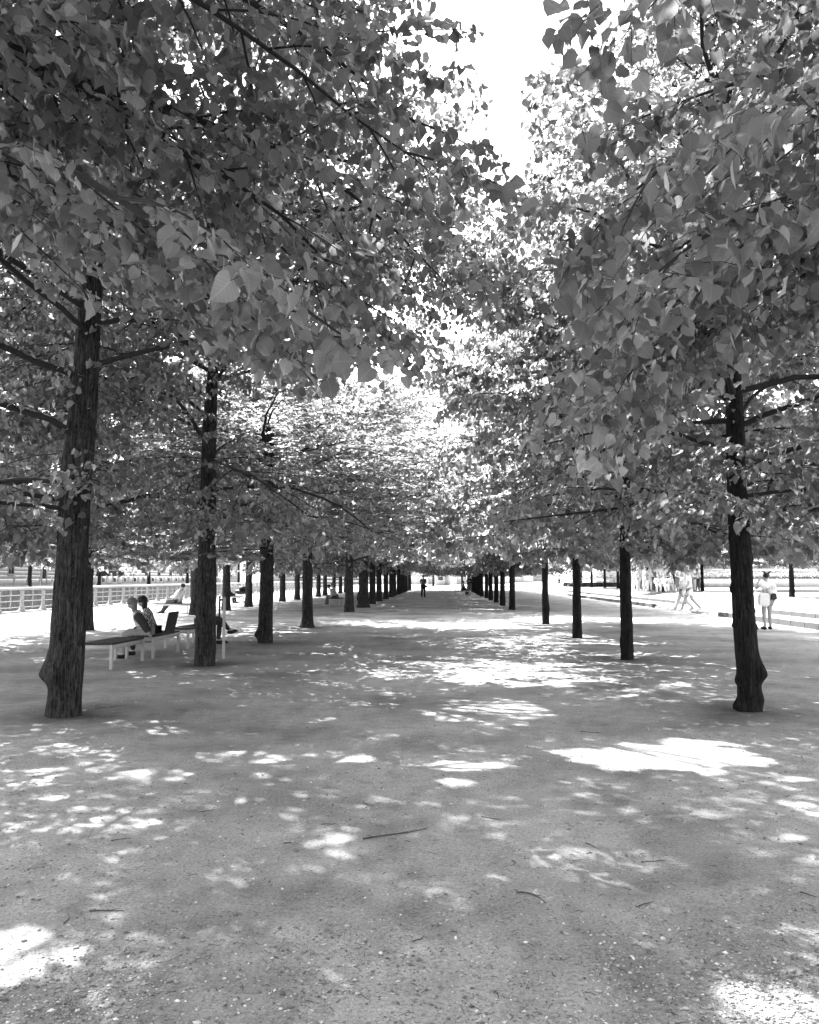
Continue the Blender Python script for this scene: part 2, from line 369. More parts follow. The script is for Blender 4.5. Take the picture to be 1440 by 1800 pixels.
def grow(seed, H, Rmax, r0, clip, lowest=2.35, nlimb=36, extra=(), wander=0.12, lean=(0, 0), dens=1.0, top=(0.93), drop=1.0, epi=0, low=2.0, elev0=14, lowthin=.10):
    """returns skeleton of one lime tree in local space"""
    g = np.random.default_rng(seed)
    tz = np.concatenate([np.linspace(0, 3, 13), np.linspace(3.4, H * 0.94, 14)])
    wx = np.cumsum(g.normal(0, wander * 0.25, len(tz))); wy = np.cumsum(g.normal(0, wander * 0.25, len(tz)))
    w = np.clip((tz - 2.5) / 4, 0, 1)
    axis = np.stack([lean[0] * tz / 5 + wx * w, lean[1] * tz / 5 + wy * w, tz], -1)
    trad = r0 * np.where(tz < 3, 1 - 0.06 * tz, 0.80 * (1 - (tz - 3) / (H * 0.97 - 3)) ** 1.15) + 0.008
    def ax(z): return np.array([np.interp(z, tz, axis[:, k]) for k in range(3)])
    limbs = []
    specs = []
    az = g.uniform(0, 6.28)
    for k in range(nlimb):
        t = (k + g.uniform(0, 0.8)) / nlimb; t = t ** 0.80
        z = lowest + t * (H * 0.9 - lowest)
        az += 2.399 + g.normal(0, 0.35)
        prof = np.interp(t, [0, .15, .4, .65, .85, 1], [.86, .98, 1.0, .96, .80, .46])
        specs.append((z, az, Rmax * prof * g.uniform(.78, 1.08), elev0 + (50 - elev0) * t + g.normal(0, 6), (52 - 34 * t) * drop + g.normal(0, 8)))
    specs += list(extra)
    K = 12
    for (z, a, Ln, e0, dr) in specs:
        p = ax(z); P = [p]; e = e0; aa = a
        for q in range(K - 1):
            f = (q + .5) / (K - 1); ee = rad(e0 - dr * f); aa += g.normal(0, 0.12); ee += g.normal(0, .07)
            if P[-1][2] < low + .45: ee = max(ee, rad(-6))
            if P[-1][2] < low + .2: ee = max(ee, rad(4))
            P.append(P[-1] + (Ln / (K - 1)) * np.array([math.cos(aa) * math.cos(ee), math.sin(aa) * math.cos(ee), math.sin(ee)]))
        P = np.array(P); bad = np.where(~clip(P - np.array([.15 * np.sign(P[-1][0] - P[0][0] + 1e-6) * -1, 0, 0])))[0]
        if len(bad) and bad[0] >= 2:
            cut = P[:bad[0]]; u = np.linspace(0, len(cut) - 1, K); P = np.stack([np.interp(u, np.arange(len(cut)), cut[:, k]) for k in range(3)], -1); Ln *= len(cut) / K
        elif len(bad): continue
        if Ln < 1.1: continue
        rb = min(0.036, 0.008 + 0.0066 * Ln) * g.uniform(.8, 1.15); s = np.linspace(0, 1, K)
        limbs.append((P, rb * (1 - s) ** 0.8 + 0.004))
    # secondary branches
    SP = []; SL = []; SD = []; SI = []
    for li, (P, R_) in enumerate(limbs):
        seg = np.linalg.norm(np.diff(P, axis=0), axis=1); cum = np.concatenate([[0], np.cumsum(seg)]); Ln = cum[-1]
        d0 = 0.16 * Ln; side = 1
        while d0 < Ln:
            f = d0 / Ln; p = np.array([np.interp(d0, cum, P[:, k]) for k in range(3)])
            q = np.array([np.interp(min(Ln, d0 + .1), cum, P[:, k]) for k in range(3)]); pp = np.array([np.interp(max(0, d0 - .1), cum, P[:, k]) for k in range(3)])
            T = unit(q - pp); ang = rad(g.uniform(38, 66)) * side
            ca, sa = math.cos(ang), math.sin(ang); dirv = np.array([T[0] * ca - T[1] * sa, T[0] * sa + T[1] * ca, T[2] * .7 + g.normal(0, .16)])
            SP.append(p); SD.append(unit(dirv)); SL.append((0.34 * Ln * (1 - .58 * f) + .12) * g.uniform(.65, 1.15)); SI.append(li)
            side = -side; d0 += (0.19 + lowthin * max(0, 1 - (P[0][2] - 2.2) / 3.0) - .045 * min(1, max(0, (P[0][2] - 5) / 3))) * g.uniform(.7, 1.3) / dens
        SP.append(P[-1]); SD.append(unit(P[-1] - P[-2])); SL.append(.4); SI.append(li)
    SP = np.array(SP); SD = np.array(SD); SL = np.array(SL); SI = np.array(SI); N = len(SP)
    s5 = np.linspace(0, 1, 5); drp = g.uniform(.10, .34, N)
    bend = unit(np.cross(SD, UP)) * g.normal(0, .10, N)[:, None]
    def sec_at(idx, s): return SP[idx] + SD[idx] * (SL[idx] * s)[:, None] - UP * (drp[idx] * SL[idx] * s * s)[:, None] + bend[idx] * (SL[idx] * s * s)[:, None]
    secP = np.stack([sec_at(np.arange(N), np.full(N, s)) for s in s5], 1)
    secR = (0.003 + 0.0065 * SL)[:, None] * (1 - .75 * s5)[None]
    # twigs
    cnt = np.maximum(2, (SL / (0.115 / dens)).astype(int)); ti = np.repeat(np.arange(N), cnt)
    base = np.concatenate([(np.arange(c) + .5) / c for c in cnt]); sd = np.concatenate([np.where(np.arange(c) % 2, 1., -1.) for c in cnt])
    s = np.clip(base * .9 + .1 + g.normal(0, .02, len(ti)), 0, 1); tp = sec_at(ti, s)
    tang = unit(SD[ti] - UP * (2 * drp[ti] * s)[:, None]); lat = unit(np.cross(tang, UP))
    aa = np.radians(g.uniform(30, 65, len(ti))); td = unit(tang * np.cos(aa)[:, None] + lat * (np.sin(aa) * sd)[:, None] + g.normal(0, .16, (len(ti), 3)) + UP * .05)
    tl = g.uniform(.16, .42, len(ti)) * (1.15 - .4 * s); tdr = g.uniform(.15, .55, len(ti))
    s3 = np.array([0, .5, 1.])
    twP = np.stack([tp + td * (tl * q)[:, None] - UP * (tdr * tl * q * q)[:, None] for q in s3], 1); twR = np.array([[.0022, .0017, .0011]]) * np.ones((len(ti), 1))
    # leaves on twigs and along the outer secondaries
    M = np.maximum(2, (tl / 0.046).astype(int) + 1); wi = np.repeat(np.arange(len(ti)), M)
    q = np.concatenate([(np.arange(m) + 1) / m for m in M]); alt = np.concatenate([np.where(np.arange(m) % 2, 1., -1.) for m in M])
    lp = tp[wi] + td[wi] * (tl[wi] * q)[:, None] - UP * (tdr[wi] * tl[wi] * q * q)[:, None]
    la = unit(np.cross(td[wi], UP)) * alt[:, None]; ld = td[wi]; lim = SI[ti[wi]]
    n2 = np.maximum(1, (SL / .075).astype(int)); w2 = np.repeat(np.arange(N), n2); q2 = np.concatenate([.3 + .7 * (np.arange(m) + 1) / m for m in n2])
    a2 = np.concatenate([np.where(np.arange(m) % 2, 1., -1.) for m in n2])
    lp = np.concatenate([lp, sec_at(w2, q2)]); la = np.concatenate([la, unit(np.cross(SD[w2], UP)) * a2[:, None]]); ld = np.concatenate([ld, SD[w2]])
    if epi:   # short leafy shoots on the trunk
        ez = g.uniform(2.0, 4.6, epi); ea = g.uniform(0, 6.28, epi); pb = np.array([ax(z) for z in ez]); ed = np.stack([np.cos(ea), np.sin(ea), g.normal(-.1, .2, epi)], -1)
        rr = np.interp(ez, tz, trad) + g.uniform(.0, .22, epi); lp = np.concatenate([lp, pb + ed * rr[:, None]]); la = np.concatenate([la, unit(np.cross(ed, UP))]); ld = np.concatenate([ld, ed])
    n = len(lp)
    ldir = unit(ld * .45 + la * g.uniform(.35, .9, n)[:, None] - UP * g.uniform(.15, 1.05, n)[:, None] + g.normal(0, .28, (n, 3)))
    node = lp.copy(); lp = lp + (la * .5 + ld * .3 - UP * .35) * g.uniform(.022, .06, n)[:, None]
    nn = UP * g.uniform(.5, 1.1, n)[:, None] + ld * .45 + g.normal(0, .38, (n, 3)); nn = unit(nn - ldir * np.sum(nn * ldir, 1, keepdims=True))
    size = np.clip(g.lognormal(math.log(.064), .30, n), .028, .11)
    fl = lambda P: P[:, 2] > low - .12 + .16 * np.sin(P[:, 0] * 3.1 + seed) * np.sin(P[:, 1] * 2.7)
    keep = clip(lp) & fl(lp); kt = clip(twP[:, 2]) & fl(twP[:, 2]); ks = clip(secP[:, -1]) & fl(secP[:, -1])
    return dict(axis=axis, trad=trad, limbs=limbs, sec=(secP, secR, SI, ks), tw=(twP[kt], twR[kt], SI[ti][kt]), leaf=(lp[keep], ldir[keep], nn[keep], size[keep], node[keep]), H=H, g=g)

def trunk_mesh(name, axis, trad, mat, sides=28, rings=44, bumps=(), ridge=0.012, flare=0.25, seed=0, zmax=None):
    H = zmax or axis[-1, 2]
    zz = np.concatenate([np.linspace(-0.06, min(3.2, H), int(rings * .7)), np.linspace(min(3.2, H), H, rings - int(rings * .7) + 1)[1:]])
    V = []; off = Vector((seed * 7.3, seed * 3.1, 0))
    for z in zz:
        c = [np.interp(z, axis[:, 2], axis[:, k]) for k in range(2)]; r = np.interp(z, axis[:, 2], trad)
        r *= 1 + flare * math.exp(-max(z, 0) / 0.16)
        for s in range(sides):
            th = 2 * math.pi * s / sides; ct, st = math.cos(th), math.sin(th)
            nz = mnoise.noise(Vector((ct * 5.2, st * 5.2, z * 1.3)) + off); n2 = mnoise.noise(Vector((ct * 13, st * 13, z * 3.1)) + off); n3 = mnoise.noise(Vector((ct * 1.2, st * 1.2, z * 1.1)) + off)
            dr = ridge * (1 - 2.2 * abs(nz)) + ridge * .7 * (0.4 - abs(n2) * 1.5) + 0.035 * r / .2 * n3
            dr *= min(1.0, r / 0.12)
            for (bth, bz, amp, wth, wz) in bumps:
                da = (th - bth + math.pi) % (2 * math.pi) - math.pi
                wzz = wz if z > bz else wz * .45
                dr += amp * math.exp(-(da / wth) ** 2 - ((z - bz) / wzz) ** 2) * (1 + .25 * n2)
            V.append([c[0] + (r + dr) * ct, c[1] + (r + dr) * st, z])
    n = len(zz); F = [[k * sides + s, k * sides + (s + 1) % sides, (k + 1) * sides + (s + 1) % sides, (k + 1) * sides + s] for k in range(n - 1) for s in range(sides)]
    return mesh_np(name, [(np.array(V), np.array(F))], mat, smooth=True)

PATCHES = [  # sunlit spots on the ground: centre and radii in the photo
    (110, 1288, 200, 16), (410, 1334, 95, 13), (265, 1364, 72, 12), (1165, 1330, 175, 24), (860, 1250, 100, 22), (830, 1348, 70, 10),
    (95, 1405, 32, 6), (432, 1407, 32, 6), (20, 1690, 85, 55), (205, 1608, 52, 13), (215, 1648, 60, 9), (125, 1675, 45, 16), (1350, 1778, 120, 42),
    (1215, 1305, 70, 7), (620, 1335, 45, 7), (555, 1328, 20, 4), (800, 1378, 35, 7), (905, 1192, 130, 13), (1050, 1190, 60, 7), (250, 1270, 60, 6), (1400, 1412, 30, 6), (1400, 1368, 30, 5)]
PE = []
for (cx, cy, rx, ry) in PATCHES:
    c = G(cx, cy); PE.append((c[0], c[1], abs(G(cx + rx, cy)[0] - c[0]), abs(G(cx, cy - ry)[1] - G(cx, cy + ry)[1]) / 2))
def carve(P, g):
    """keep mask: opens the crown along the sun's rays towards the bright spots"""
    t = P[:, 2] / TO_SUN[2]; gx = P[:, 0] - TO_SUN[0] * t; gy = P[:, 1] - TO_SUN[1] * t
    keep = np.ones(len(P), bool)
    for (x, y, rx, ry) in PE:
        w = 1 + .22 * np.sin(9 * gx + 3 * gy) + .18 * np.sin(17 * gy - 5 * gx)
        keep &= ((gx - x) / rx) ** 2 + ((gy - y) / ry) ** 2 > w * 1.1
    return keep

def wob(P): return .22 * np.sin(P[:, 1] * 2.3 + P[:, 2] * 1.7) + .12 * np.sin(P[:, 1] * 5.1 - P[:, 2] * 4.3)
def clip_left(base=4.55, z0=3.2, sl=.10):
    return lambda P: P[:, 0] < base + wob(P) - sl * np.maximum(P[:, 2] - z0, 0)
def clip_right(base=-2.75, z0=3.2, sl=.10):
    return lambda P: P[:, 0] > base + wob(P) + sl * np.maximum(P[:, 2] - z0, 0)

LEAF_OBJ = [mesh_np('leaf', [(T[0], T[1])], LEAF_NEAR, T[2], smooth=True) for T in LTV[8]]

def build_unique(name, label, base, sk, trunk_me, single=300, flip=None):
    """a tree near the camera: trunk, limbs one by one, crown with its largest-looking leaves singly"""
    t = thing('linden_tree', label, 'tree', (base[0], base[1], 0), 0, 'linden trees of the promenade')
    obj('trunk', trunk_me, t)
    secP, secR, SI, ks = sk['sec']; twP, twR, TI = sk['tw']
    for li, (P, R_) in enumerate(sk['limbs']):
        m = (SI == li) & ks; parts = [tubes(P[None], R_[None], 7)]
        if m.any(): parts.append(tubes(secP[m], secR[m], 4))
        m2 = TI == li
        if m2.any(): parts.append(tubes(twP[m2] if base[1] < 8 else twP[m2][:, ::2], twR[m2] if base[1] < 8 else twR[m2][:, ::2], 3))
        obj('limb', mesh_np('limb', parts, TWIG, smooth=True), t)
    lp, ld, ln, ls, nd = sk['leaf']; W = lp + np.array([base[0], base[1], 0])
    k = carve(W, sk['g'])
    if flip is not None: k &= flip(W)
    lp, ld, ln, ls, W, nd = lp[k], ld[k], ln[k], ls[k], W[k], nd[k]
    g = sk['g']; br = g.random(len(lp)) < 0.035
    px, py, pz = project(W); vis = (pz > 0.4) & (px > -20) & (px < 1460) & (py > -20) & (py < 1100)
    app = np.where(vis & ~br, ls / np.maximum(pz, .4), 0); order = np.argsort(-app)[:single]
    sel = np.zeros(len(lp), bool)
    if single: sel[order[app[order] > 0]] = True
    dist = np.linalg.norm(W - EYE, axis=1)
    parts = []; uvs = []; vid = g.integers(0, 5, len(lp))
    lod = np.where((dist < 4.5) & vis, 8, np.where((dist < 6.2) & vis, 4, np.where((dist < 9.5) & vis, 3, 2))); lod[~vis] = 2; far_out = (pz < .3) | (px < -700) | (px > 2140) | (py < -900); lod[far_out] = 1
    for L in (8, 4, 3, 2, 1):
        m = (lod == L) & ~sel & ~br
        if m.any():
            for q in range(5):
                mm = m & (vid == q)
                if mm.any(): v, f, uv = leaves_mesh(lp[mm], ld[mm], ln[mm], ls[mm] * (1.22 if L == 1 else 1), LTV[L][q]); parts.append((v, f)); uvs.append(uv)
    crown = obj('crown', mesh_np('crown', parts, LEAF_NEAR, np.concatenate(uvs), smooth=True), t); crown['kind'] = 'stuff'
    pm = vis & (dist < 5.5)
    if pm.any():
        st_ = obj('leaf_stalks', mesh_np('leaf_stalks', [tubes(np.stack([nd[pm], lp[pm] + ld[pm] * .004], 1), np.full((int(pm.sum()), 2), .0011), 3)], TWIG), t); st_['kind'] = 'stuff'
    v, f, uv = leaves_mesh(lp[br], unit(ld[br] * .5 - UP * .6), ln[br], ls[br] * 1.05, BT); b = obj('flower_bracts', mesh_np('flower_bracts', [(v, f)], BRACT), t); b['kind'] = 'stuff'
    for q in np.where(sel)[0]:
        s = np.cross(ld[q], ln[q]); Mx = Matrix([[s[0], ld[q][0], ln[q][0]], [s[1], ld[q][1], ln[q][1]], [s[2], ld[q][2], ln[q][2]]])
        o = obj('leaf', LEAF_OBJ[int(g.integers(0, 5))], crown, lp[q]); o.rotation_euler = Mx.to_euler(); o.scale = (ls[q],) * 3
    return t
def build_variant(sk, name='linden_tree', lod=2, trunk_r=1.0, leafscale=1.58):
    secP, secR, SI, ks = sk['sec']; twP, twR, TI = sk['tw']
    parts = [tubes(np.array([P for P, _ in sk['limbs']]), np.array([r for _, r in sk['limbs']]), 6), tubes(secP[ks], secR[ks], 4), tubes(twP[::3], twR[::3] * 1.4, 3)]
    branches = mesh_np('branches', parts, TWIG, smooth=True)
    lp, ld, ln, ls, _nd = sk['leaf']
    v, f, uv = leaves_mesh(lp, ld, ln, ls * leafscale, LT[lod])
    crown = mesh_np('crown', [(v, f)], LEAF)
    return dict(branches=branches, crown=crown, sk=sk)
def place_variant(var, trunk_me, label, x, y, z=0, sx=1, sy=1, sz=1, rz=0, group='linden trees of the promenade'):
    t = thing('linden_tree', label, 'tree', (x, y, z), 0, group)
    o = obj('trunk', trunk_me, t, (0, 0, 0), (0, 0, 0))
    b = obj('branches', var['branches'], t, (0, 0, 0), (0, 0, rz), (sx, sy, sz)); c = obj('crown', var['crown'], t, (0, 0, 0), (0, 0, rz), (sx, sy, sz))
    b['kind'] = 'stuff'; c['kind'] = 'stuff'
    return t

LX, RX = -4.2, 3.5
# explicit long low limbs of the near trees: (height, azimuth, length, start elevation, droop)
L0x = [(4.0, rad(0), 4.6, 0, 38), (3.95, rad(10), 4.7, 0, 40), (4.15, rad(22), 4.7, 0, 40), (4.1, rad(34), 4.6, 2, 40), (4.3, rad(44), 4.6, 2, 42), (4.5, rad(14), 4.6, 8, 40), (4.2, rad(56), 4.2, 4, 38), (4.7, rad(27), 4.6, 8, 40), (4.8, rad(6), 4.5, 12, 40), (5.1, rad(40), 4.5, 12, 38), (5.3, rad(18), 4.5, 15, 36), (5.9, rad(24), 5.2, 18, 26), (6.6, rad(33), 5.4, 18, 26), (7.3, rad(38), 5.4, 18, 22), (6.2, rad(8), 5, 18, 26)]
R0x = [(3.45, rad(172), 3.0, 4, 46), (3.5, rad(150), 3.3, 2, 44), (3.6, rad(160), 3.1, 6, 46), (3.9, rad(168), 2.9, 10, 44), (3.5, rad(132), 3.3, 2, 40), (3.8, rad(142), 3.3, 6, 44), (3.6, rad(185), 2.9, 4, 46), (4.3, rad(152), 3.0, 12, 40), (3.7, rad(200), 2.9, 6, 40)]
skL0 = grow(11, 11.4, 5.4, .19, lambda P: clip_left(4.75, 3.2, .03)(P) & ~((P[:, 1] < -.35 + .3 * np.sin(P[:, 0] * 5)) & (P[:, 0] > 1.4)) & (P[:, 2] > 2.42 + .12 * np.sin(P[:, 1] * 4) + .24 * np.clip(P[:, 1] - .2, 0, 4) + 1.35 * np.clip((3.0 - P[:, 0]) / 2, 0, 1)), 3.4, 46, L0x, dens=.94, low=2.25)
skR0 = grow(12, 11.0, 3.7, .14, lambda P: clip_right(-2.8, 3.2, .02)(P) & ~((P[:, 1] < -1.3) & (P[:, 0] < -.8)) & (P[:, 2] > 2.2 + .9 * np.clip((P[:, 0] + 2.3) / 1.2, 0, 1)), 3.2, 50, R0x, dens=1.22, low=2.2)
pt = D(152, 520, 9.17)
skL1 = grow(13, 11.4, 5.6, .175, lambda P: clip_left(4.75, 7.2, .2)(P) & ~((P[:, 0] > .9) & (P[:, 2] < 3.9 + .25 * np.sin(P[:, 0] * 3))), 2.3, 52, [(2.3, rad(250), 2.6, 6, 14), (2.4, rad(200), 2.8, 8, 16), (2.5, rad(300), 2.8, 8, 16), (2.6, rad(160), 3., 8, 20)], dens=.92, lowthin=.0, lean=((pt[0] - -4.24) / (pt[2] / 5), 0), epi=330)
skR1 = grow(14, 10.8, 4.0, .118, clip_right(-3.0, 5.4, .5), 2.25, 52, [(2.2, rad(300), 2.4, 6, 12), (2.3, rad(345), 2.6, 6, 14), (2.3, rad(240), 2.4, 8, 14), (2.5, rad(20), 2.6, 10, 20), (2.4, rad(200), 2.6, 10, 18), (2.6, rad(270), 2.6, 10, 20),(3.6, rad(150), 2.6, 38, 20), (4.2, rad(20), 2.6, 45, 20), (3.4, rad(30), 2.4, 48, 20)], lean=(-0.10, 0), epi=60, lowthin=.05, low=1.95, dens=1.1)
VL = [build_variant(grow(21 + k, 10.9 + .5 * k, 5.7, .185, clip_left(5.3, 8.0, .5), 2.25 + .1 * k, 54, epi=40, dens=.6)) for k in range(3)]
VR = [build_variant(grow(31 + k, 10.5 + .4 * k, 5.0, .135, clip_right(-4.0, 7.3, .8), 2.2 + .1 * k, 52, dens=.98)) for k in range(2)]

tm = trunk_mesh('trunk', skL0['axis'], skL0['trad'], BARK, seed=1)
build_unique('linden_tree', 'linden beside the viewpoint, its low leafy limbs hanging across the upper left', (LX, 3.4), skL0, tm)
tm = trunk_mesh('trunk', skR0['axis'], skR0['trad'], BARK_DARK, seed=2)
build_unique('linden_tree', 'linden just beside the viewpoint on the right, big dark leaves hanging into the upper corner', (RX, 3.8), skR0, tm)
skL2 = grow(15, 10.8, 5.3, .155, lambda P: clip_left(5.0, 8, .3)(P) & ~((P[:, 0] > .5) & (P[:, 2] < 5.0 + .3 * np.sin(P[:, 0] * 3)) & (P[:, 2] > 3.5 + .2 * np.sin(P[:, 1] * 3))), 2.25, 56, [(4.5, rad(4), 5.4, 24, 18), (4.9, rad(-14), 5.4, 24, 20), (5.3, rad(14), 5.4, 24, 18), (5.8, rad(-4), 5.3, 24, 20), (6.4, rad(8), 5.3, 24, 20), (7.0, rad(-10), 5.2, 24, 20), (7.6, rad(10), 5.0, 24, 18), (6.0, rad(28), 5.3, 24, 20)], dens=.85, lowthin=.04)
tm = trunk_mesh('trunk', skL2['axis'], skL2['trad'], BARK, 48, 90, [], .014, .10, 60)
build_unique('linden_tree', 'second trunk along the left row, beside the occupied benches', (-4.18, 14.47), skL2, tm, 0)
tm = trunk_mesh('trunk', skL1['axis'], skL1['trad'], BARK, 84, 150, [(rad(190), .46, .115, .55, .20), (rad(250), .42, .045, .5, .16)], .011, .02, 3)
build_unique('linden_tree', 'nearest full trunk at the left, furrowed bark with a burl bulging near its base', (-4.24, 9.17), skL1, tm)
kn = [(rad(205), .34, .05, .6, .10), (rad(200), .05, .09, .5, .10), (rad(255), .25, .04, .4, .25), (rad(330), .42, .075, .5, .16), (rad(345), .12, .03, .5, .12), (rad(180), 1.40, .035, .25, .05), (rad(0), .95, .03, .25, .05), (rad(180), .98, .03, .25, .04), (rad(2), 1.75, .025, .25, .05), (rad(5), 1.15, .02, .2, .03), (rad(180), 2.0, .02, .2, .03), (rad(270), 1.2, .015, .2, .05), (rad(290), 1.6, .012, .2, .04)]
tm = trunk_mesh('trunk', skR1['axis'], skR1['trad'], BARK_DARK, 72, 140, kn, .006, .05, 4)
build_unique('linden_tree', 'nearest slender black trunk at the right, knobbly with a swollen base', (3.56, 9.79), skR1, tm)

ORD = ['first', 'second', 'third', 'fourth', 'fifth', 'sixth', 'seventh', 'eighth', 'ninth', 'tenth', 'eleventh', 'twelfth', 'thirteenth', 'fourteenth', 'fifteenth', 'sixteenth', 'seventeenth', 'eighteenth', 'nineteenth', 'twentieth']
random.seed(8)
def axis_of(var): return var['sk']['axis'], var['sk']['trad']
SH_L = [trunk_mesh('trunk', *axis_of(VL[k]), BARK, 20, 30, [(rad(170 + 60 * k), .2, .05, .6, .15)], .012, .3, 40 + k) for k in range(3)]
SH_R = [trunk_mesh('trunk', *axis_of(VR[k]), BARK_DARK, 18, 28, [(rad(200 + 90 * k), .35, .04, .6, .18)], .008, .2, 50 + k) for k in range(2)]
# left row
ly = [14.47, 19.61, 25.77] + [37.6 + 5.95 * k for k in range(13)]
for k, y in enumerate(ly):
    if k == 0: continue
    v = k % 3; sp = {0: ([], .014, .10, 1.0), 1: ([(rad(185), .17, .09, .6, .14)], .012, .05, .92), 2: ([], .012, .45, .95)}
    a_, t_ = axis_of(VL[v])
    if k < 3:
        bmp, rg, fl, sc = sp[k]; tm = trunk_mesh('trunk', a_, t_ * sc, BARK, 48, 90, bmp, rg, fl, 60 + k)
    elif k == 4: tm = trunk_mesh('trunk', a_, t_ * 1.35, BARK, 24, 40, [(rad(185), .5, .12, .7, .3)], .014, .45, 66)
    else: tm = SH_L[v]
    if k == 1: tm = trunk_mesh('trunk', a_, t_ * .88, BARK, 48, 90, sp[1][0], .012, .05, 61, zmax=5.4)
    if k == 2: tm = trunk_mesh('trunk', a_, t_ * .85, BARK, 48, 90, [], .012, .45, 62, zmax=6.6)
    tt = place_variant(VL[v], tm, ['second trunk along the left row, beside the occupied benches', 'third trunk along the left row, with a lump at its foot', 'fourth trunk along the left row, with a flared root base'][k] if k < 3 else '%s trunk along the left row of the aisle' % ORD[k + 1], -4.17 + random.uniform(-.06, .06), y, 0, random.uniform(.96, 1.03), random.choice((-1, 1)) * random.uniform(.95, 1.05), .40 if k == 1 else .56 if k == 2 else random.uniform(.95, 1.06))
    if k in (1, 2):
        for ch in tt.children:
            if ch.name.startswith(('branches', 'crown')): ch.location.z = (1.15, .9)[k - 1]
place_variant(VL[0], SH_L[1], 'linden behind the viewpoint in the left row', LX, -6.2)
# right row
ry = [15.78, 21.6, 28.0] + [40.6 + 6.0 * k for k in range(12)]
for k, y in enumerate(ry):
    v = k % 2; a_, t_ = axis_of(VR[v])
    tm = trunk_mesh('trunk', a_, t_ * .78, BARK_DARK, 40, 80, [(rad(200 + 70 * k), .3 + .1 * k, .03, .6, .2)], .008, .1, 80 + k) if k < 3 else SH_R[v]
    place_variant(VR[v], tm, '%s slender dark trunk along the right row' % ORD[k + 1], 3.48 + random.uniform(-.05, .05), y, 0, random.uniform(.96, 1.03), random.choice((-1, 1)), random.uniform(.95, 1.06))
place_variant(VR[0], SH_R[0], 'linden behind the viewpoint in the right row', RX, -6.0)
# riverside row
for k, y in enumerate([13.9, 19.0, 24.15] + [34.4 + 5.0 * q for q in range(13)]):
    v = (k + 1) % 3
    place_variant(VL[v], SH_L[v], '%s linden of the riverside row along the railing side' % ORD[k], -10.5 + ((.9, -.9)[k] if k < 2 else 0) + random.uniform(-.1, .1), y, 0, random.uniform(.88, .95), random.uniform(.9, 1.0), random.uniform(.9, 1.0), math.pi * (k % 2))
# trees in the sun beyond the promenade
def far_tree(px, py, z, y, s, label, group, v=0, var=None, tr=None):
    p = D(px, 1000, y)
    t = place_variant(var or VR[v], tr or SH_R[v], label, p[0], y, z, 1, 1, 1, random.uniform(0, 6), group); t.scale = (s, s, s * 1.05); return t
for k, (px, y) in enumerate([(1140, 64), (1183, 63), (1234, 62), (1391, 43), (1445, 60), (1320, 66)]):
    far_tree(px, 0, .62, y, .88, ['young tree standing behind the crowd in the sun', 'young tree right of the crowd, by the hedge end', 'young tree just right of the walking pair', 'sunlit tree right of the woman with hair buns', 'tree at the right edge in front of the museum', 'tree hidden behind the knobbly near right trunk'][k], 'young trees on the plaza', k % 2)
for k, (px, y) in enumerate([(1022, 100), (1040, 92), (1063, 84), (1086, 78)]):
    far_tree(px, 0, .6, y, .9, '%s thin tree from the left seen between the two right trunks' % ORD[k], 'thin plaza trees', k % 2)
for k, (px, y, s) in enumerate([(53, 78, .95), (175, 88, 1.0), (262, 98, 1.0), (330, 110, 1.0), (-60, 66, 1.), (420, 125, 1.05), (520, 150, 1.1)]):
    far_tree(px, 0, .62, y, s, '%s tree from the left on the bank across the canal' % ORD[k], 'trees across the canal', 0, VL[k % 3], SH_L[k % 3])
for k, (x, y) in enumerate([(-1.5, 150), (3.5, 140), (9, 158), (-7, 165)]):
    t = place_variant(VL[k % 3], SH_L[k % 3], ['sunlit tree closing the far end of the aisle, just left of centre', 'sunlit tree at the far end of the aisle, right of centre', 'bright tree beyond the far end, behind the right row', 'bright tree beyond the far end, behind the left row'][k], x, y, 0.2, .9, .9, 1, random.uniform(0, 6), 'trees at the far end')
#@@REST@@

# ------------------------------------------------------------------ ground details
def scatter_gravel(n):
    g = np.random.default_rng(77)
    px = g.uniform(-60, 1500, n); py = 1105 + (1830 - 1105) * np.sqrt(g.random(n)) 
    P = np.array([EYE + (d := _f * 1440 + _r * (a - 720) - _u * (b - 900)) * (-CAM_H / d[2]) for a, b in zip(px, py)])
    P = np.concatenate([P, np.stack([g.uniform(-5, 5, n // 8), g.uniform(0.5, 12, n // 8)], -1) @ np.array([[1, 0, 0], [0, 1, 0.]])])
    w = smooth_noise(P[:, 0], P[:, 1], 1.3, 21) + .7 * smooth_noise(P[:, 0], P[:, 1], 4.2, 22)
    P = P[g.random(len(P)) < np.clip(.42 + .55 * w, .10, 1)]
    n = len(P); s = np.clip(g.lognormal(math.log(.0042), .45, n), .002, .013)
    oc = np.array([[1, 0, 0], [0, 1, 0], [-1, 0, 0], [0, -1, 0], [0, 0, 1], [0, 0, -.7]], float)
    F = np.array([[0, 1, 4], [1, 2, 4], [2, 3, 4], [3, 0, 4], [1, 0, 5], [2, 1, 5], [3, 2, 5], [0, 3, 5]])
    W = oc[None] * np.stack([g.uniform(.7, 1.5, n), g.uniform(.7, 1.2, n), g.uniform(.4, .8, n)], -1)[:, None] + g.normal(0, .14, (n, 6, 3))
    a = g.uniform(0, 6.28, n); c, sn = np.cos(a)[:, None], np.sin(a)[:, None]
    W = np.stack([W[..., 0] * c - W[..., 1] * sn, W[..., 0] * sn + W[..., 1] * c, W[..., 2]], -1) * s[:, None, None]
    W += np.stack([P[:, 0], P[:, 1], ground_z(P[:, 0], P[:, 1]) + s * .25], -1)[:, None]
    return W.reshape(-1, 3), ((np.arange(n) * 6)[:, None, None] + F[None]).reshape(-1, 3)
o = obj('loose_gravel', mesh_np('loose_gravel', [scatter_gravel(38000)], PEB))
tag(o, 'loose pale and dark grit strewn over the gravel ground', 'gravel', kind='stuff')
g_ = np.random.default_rng(9)
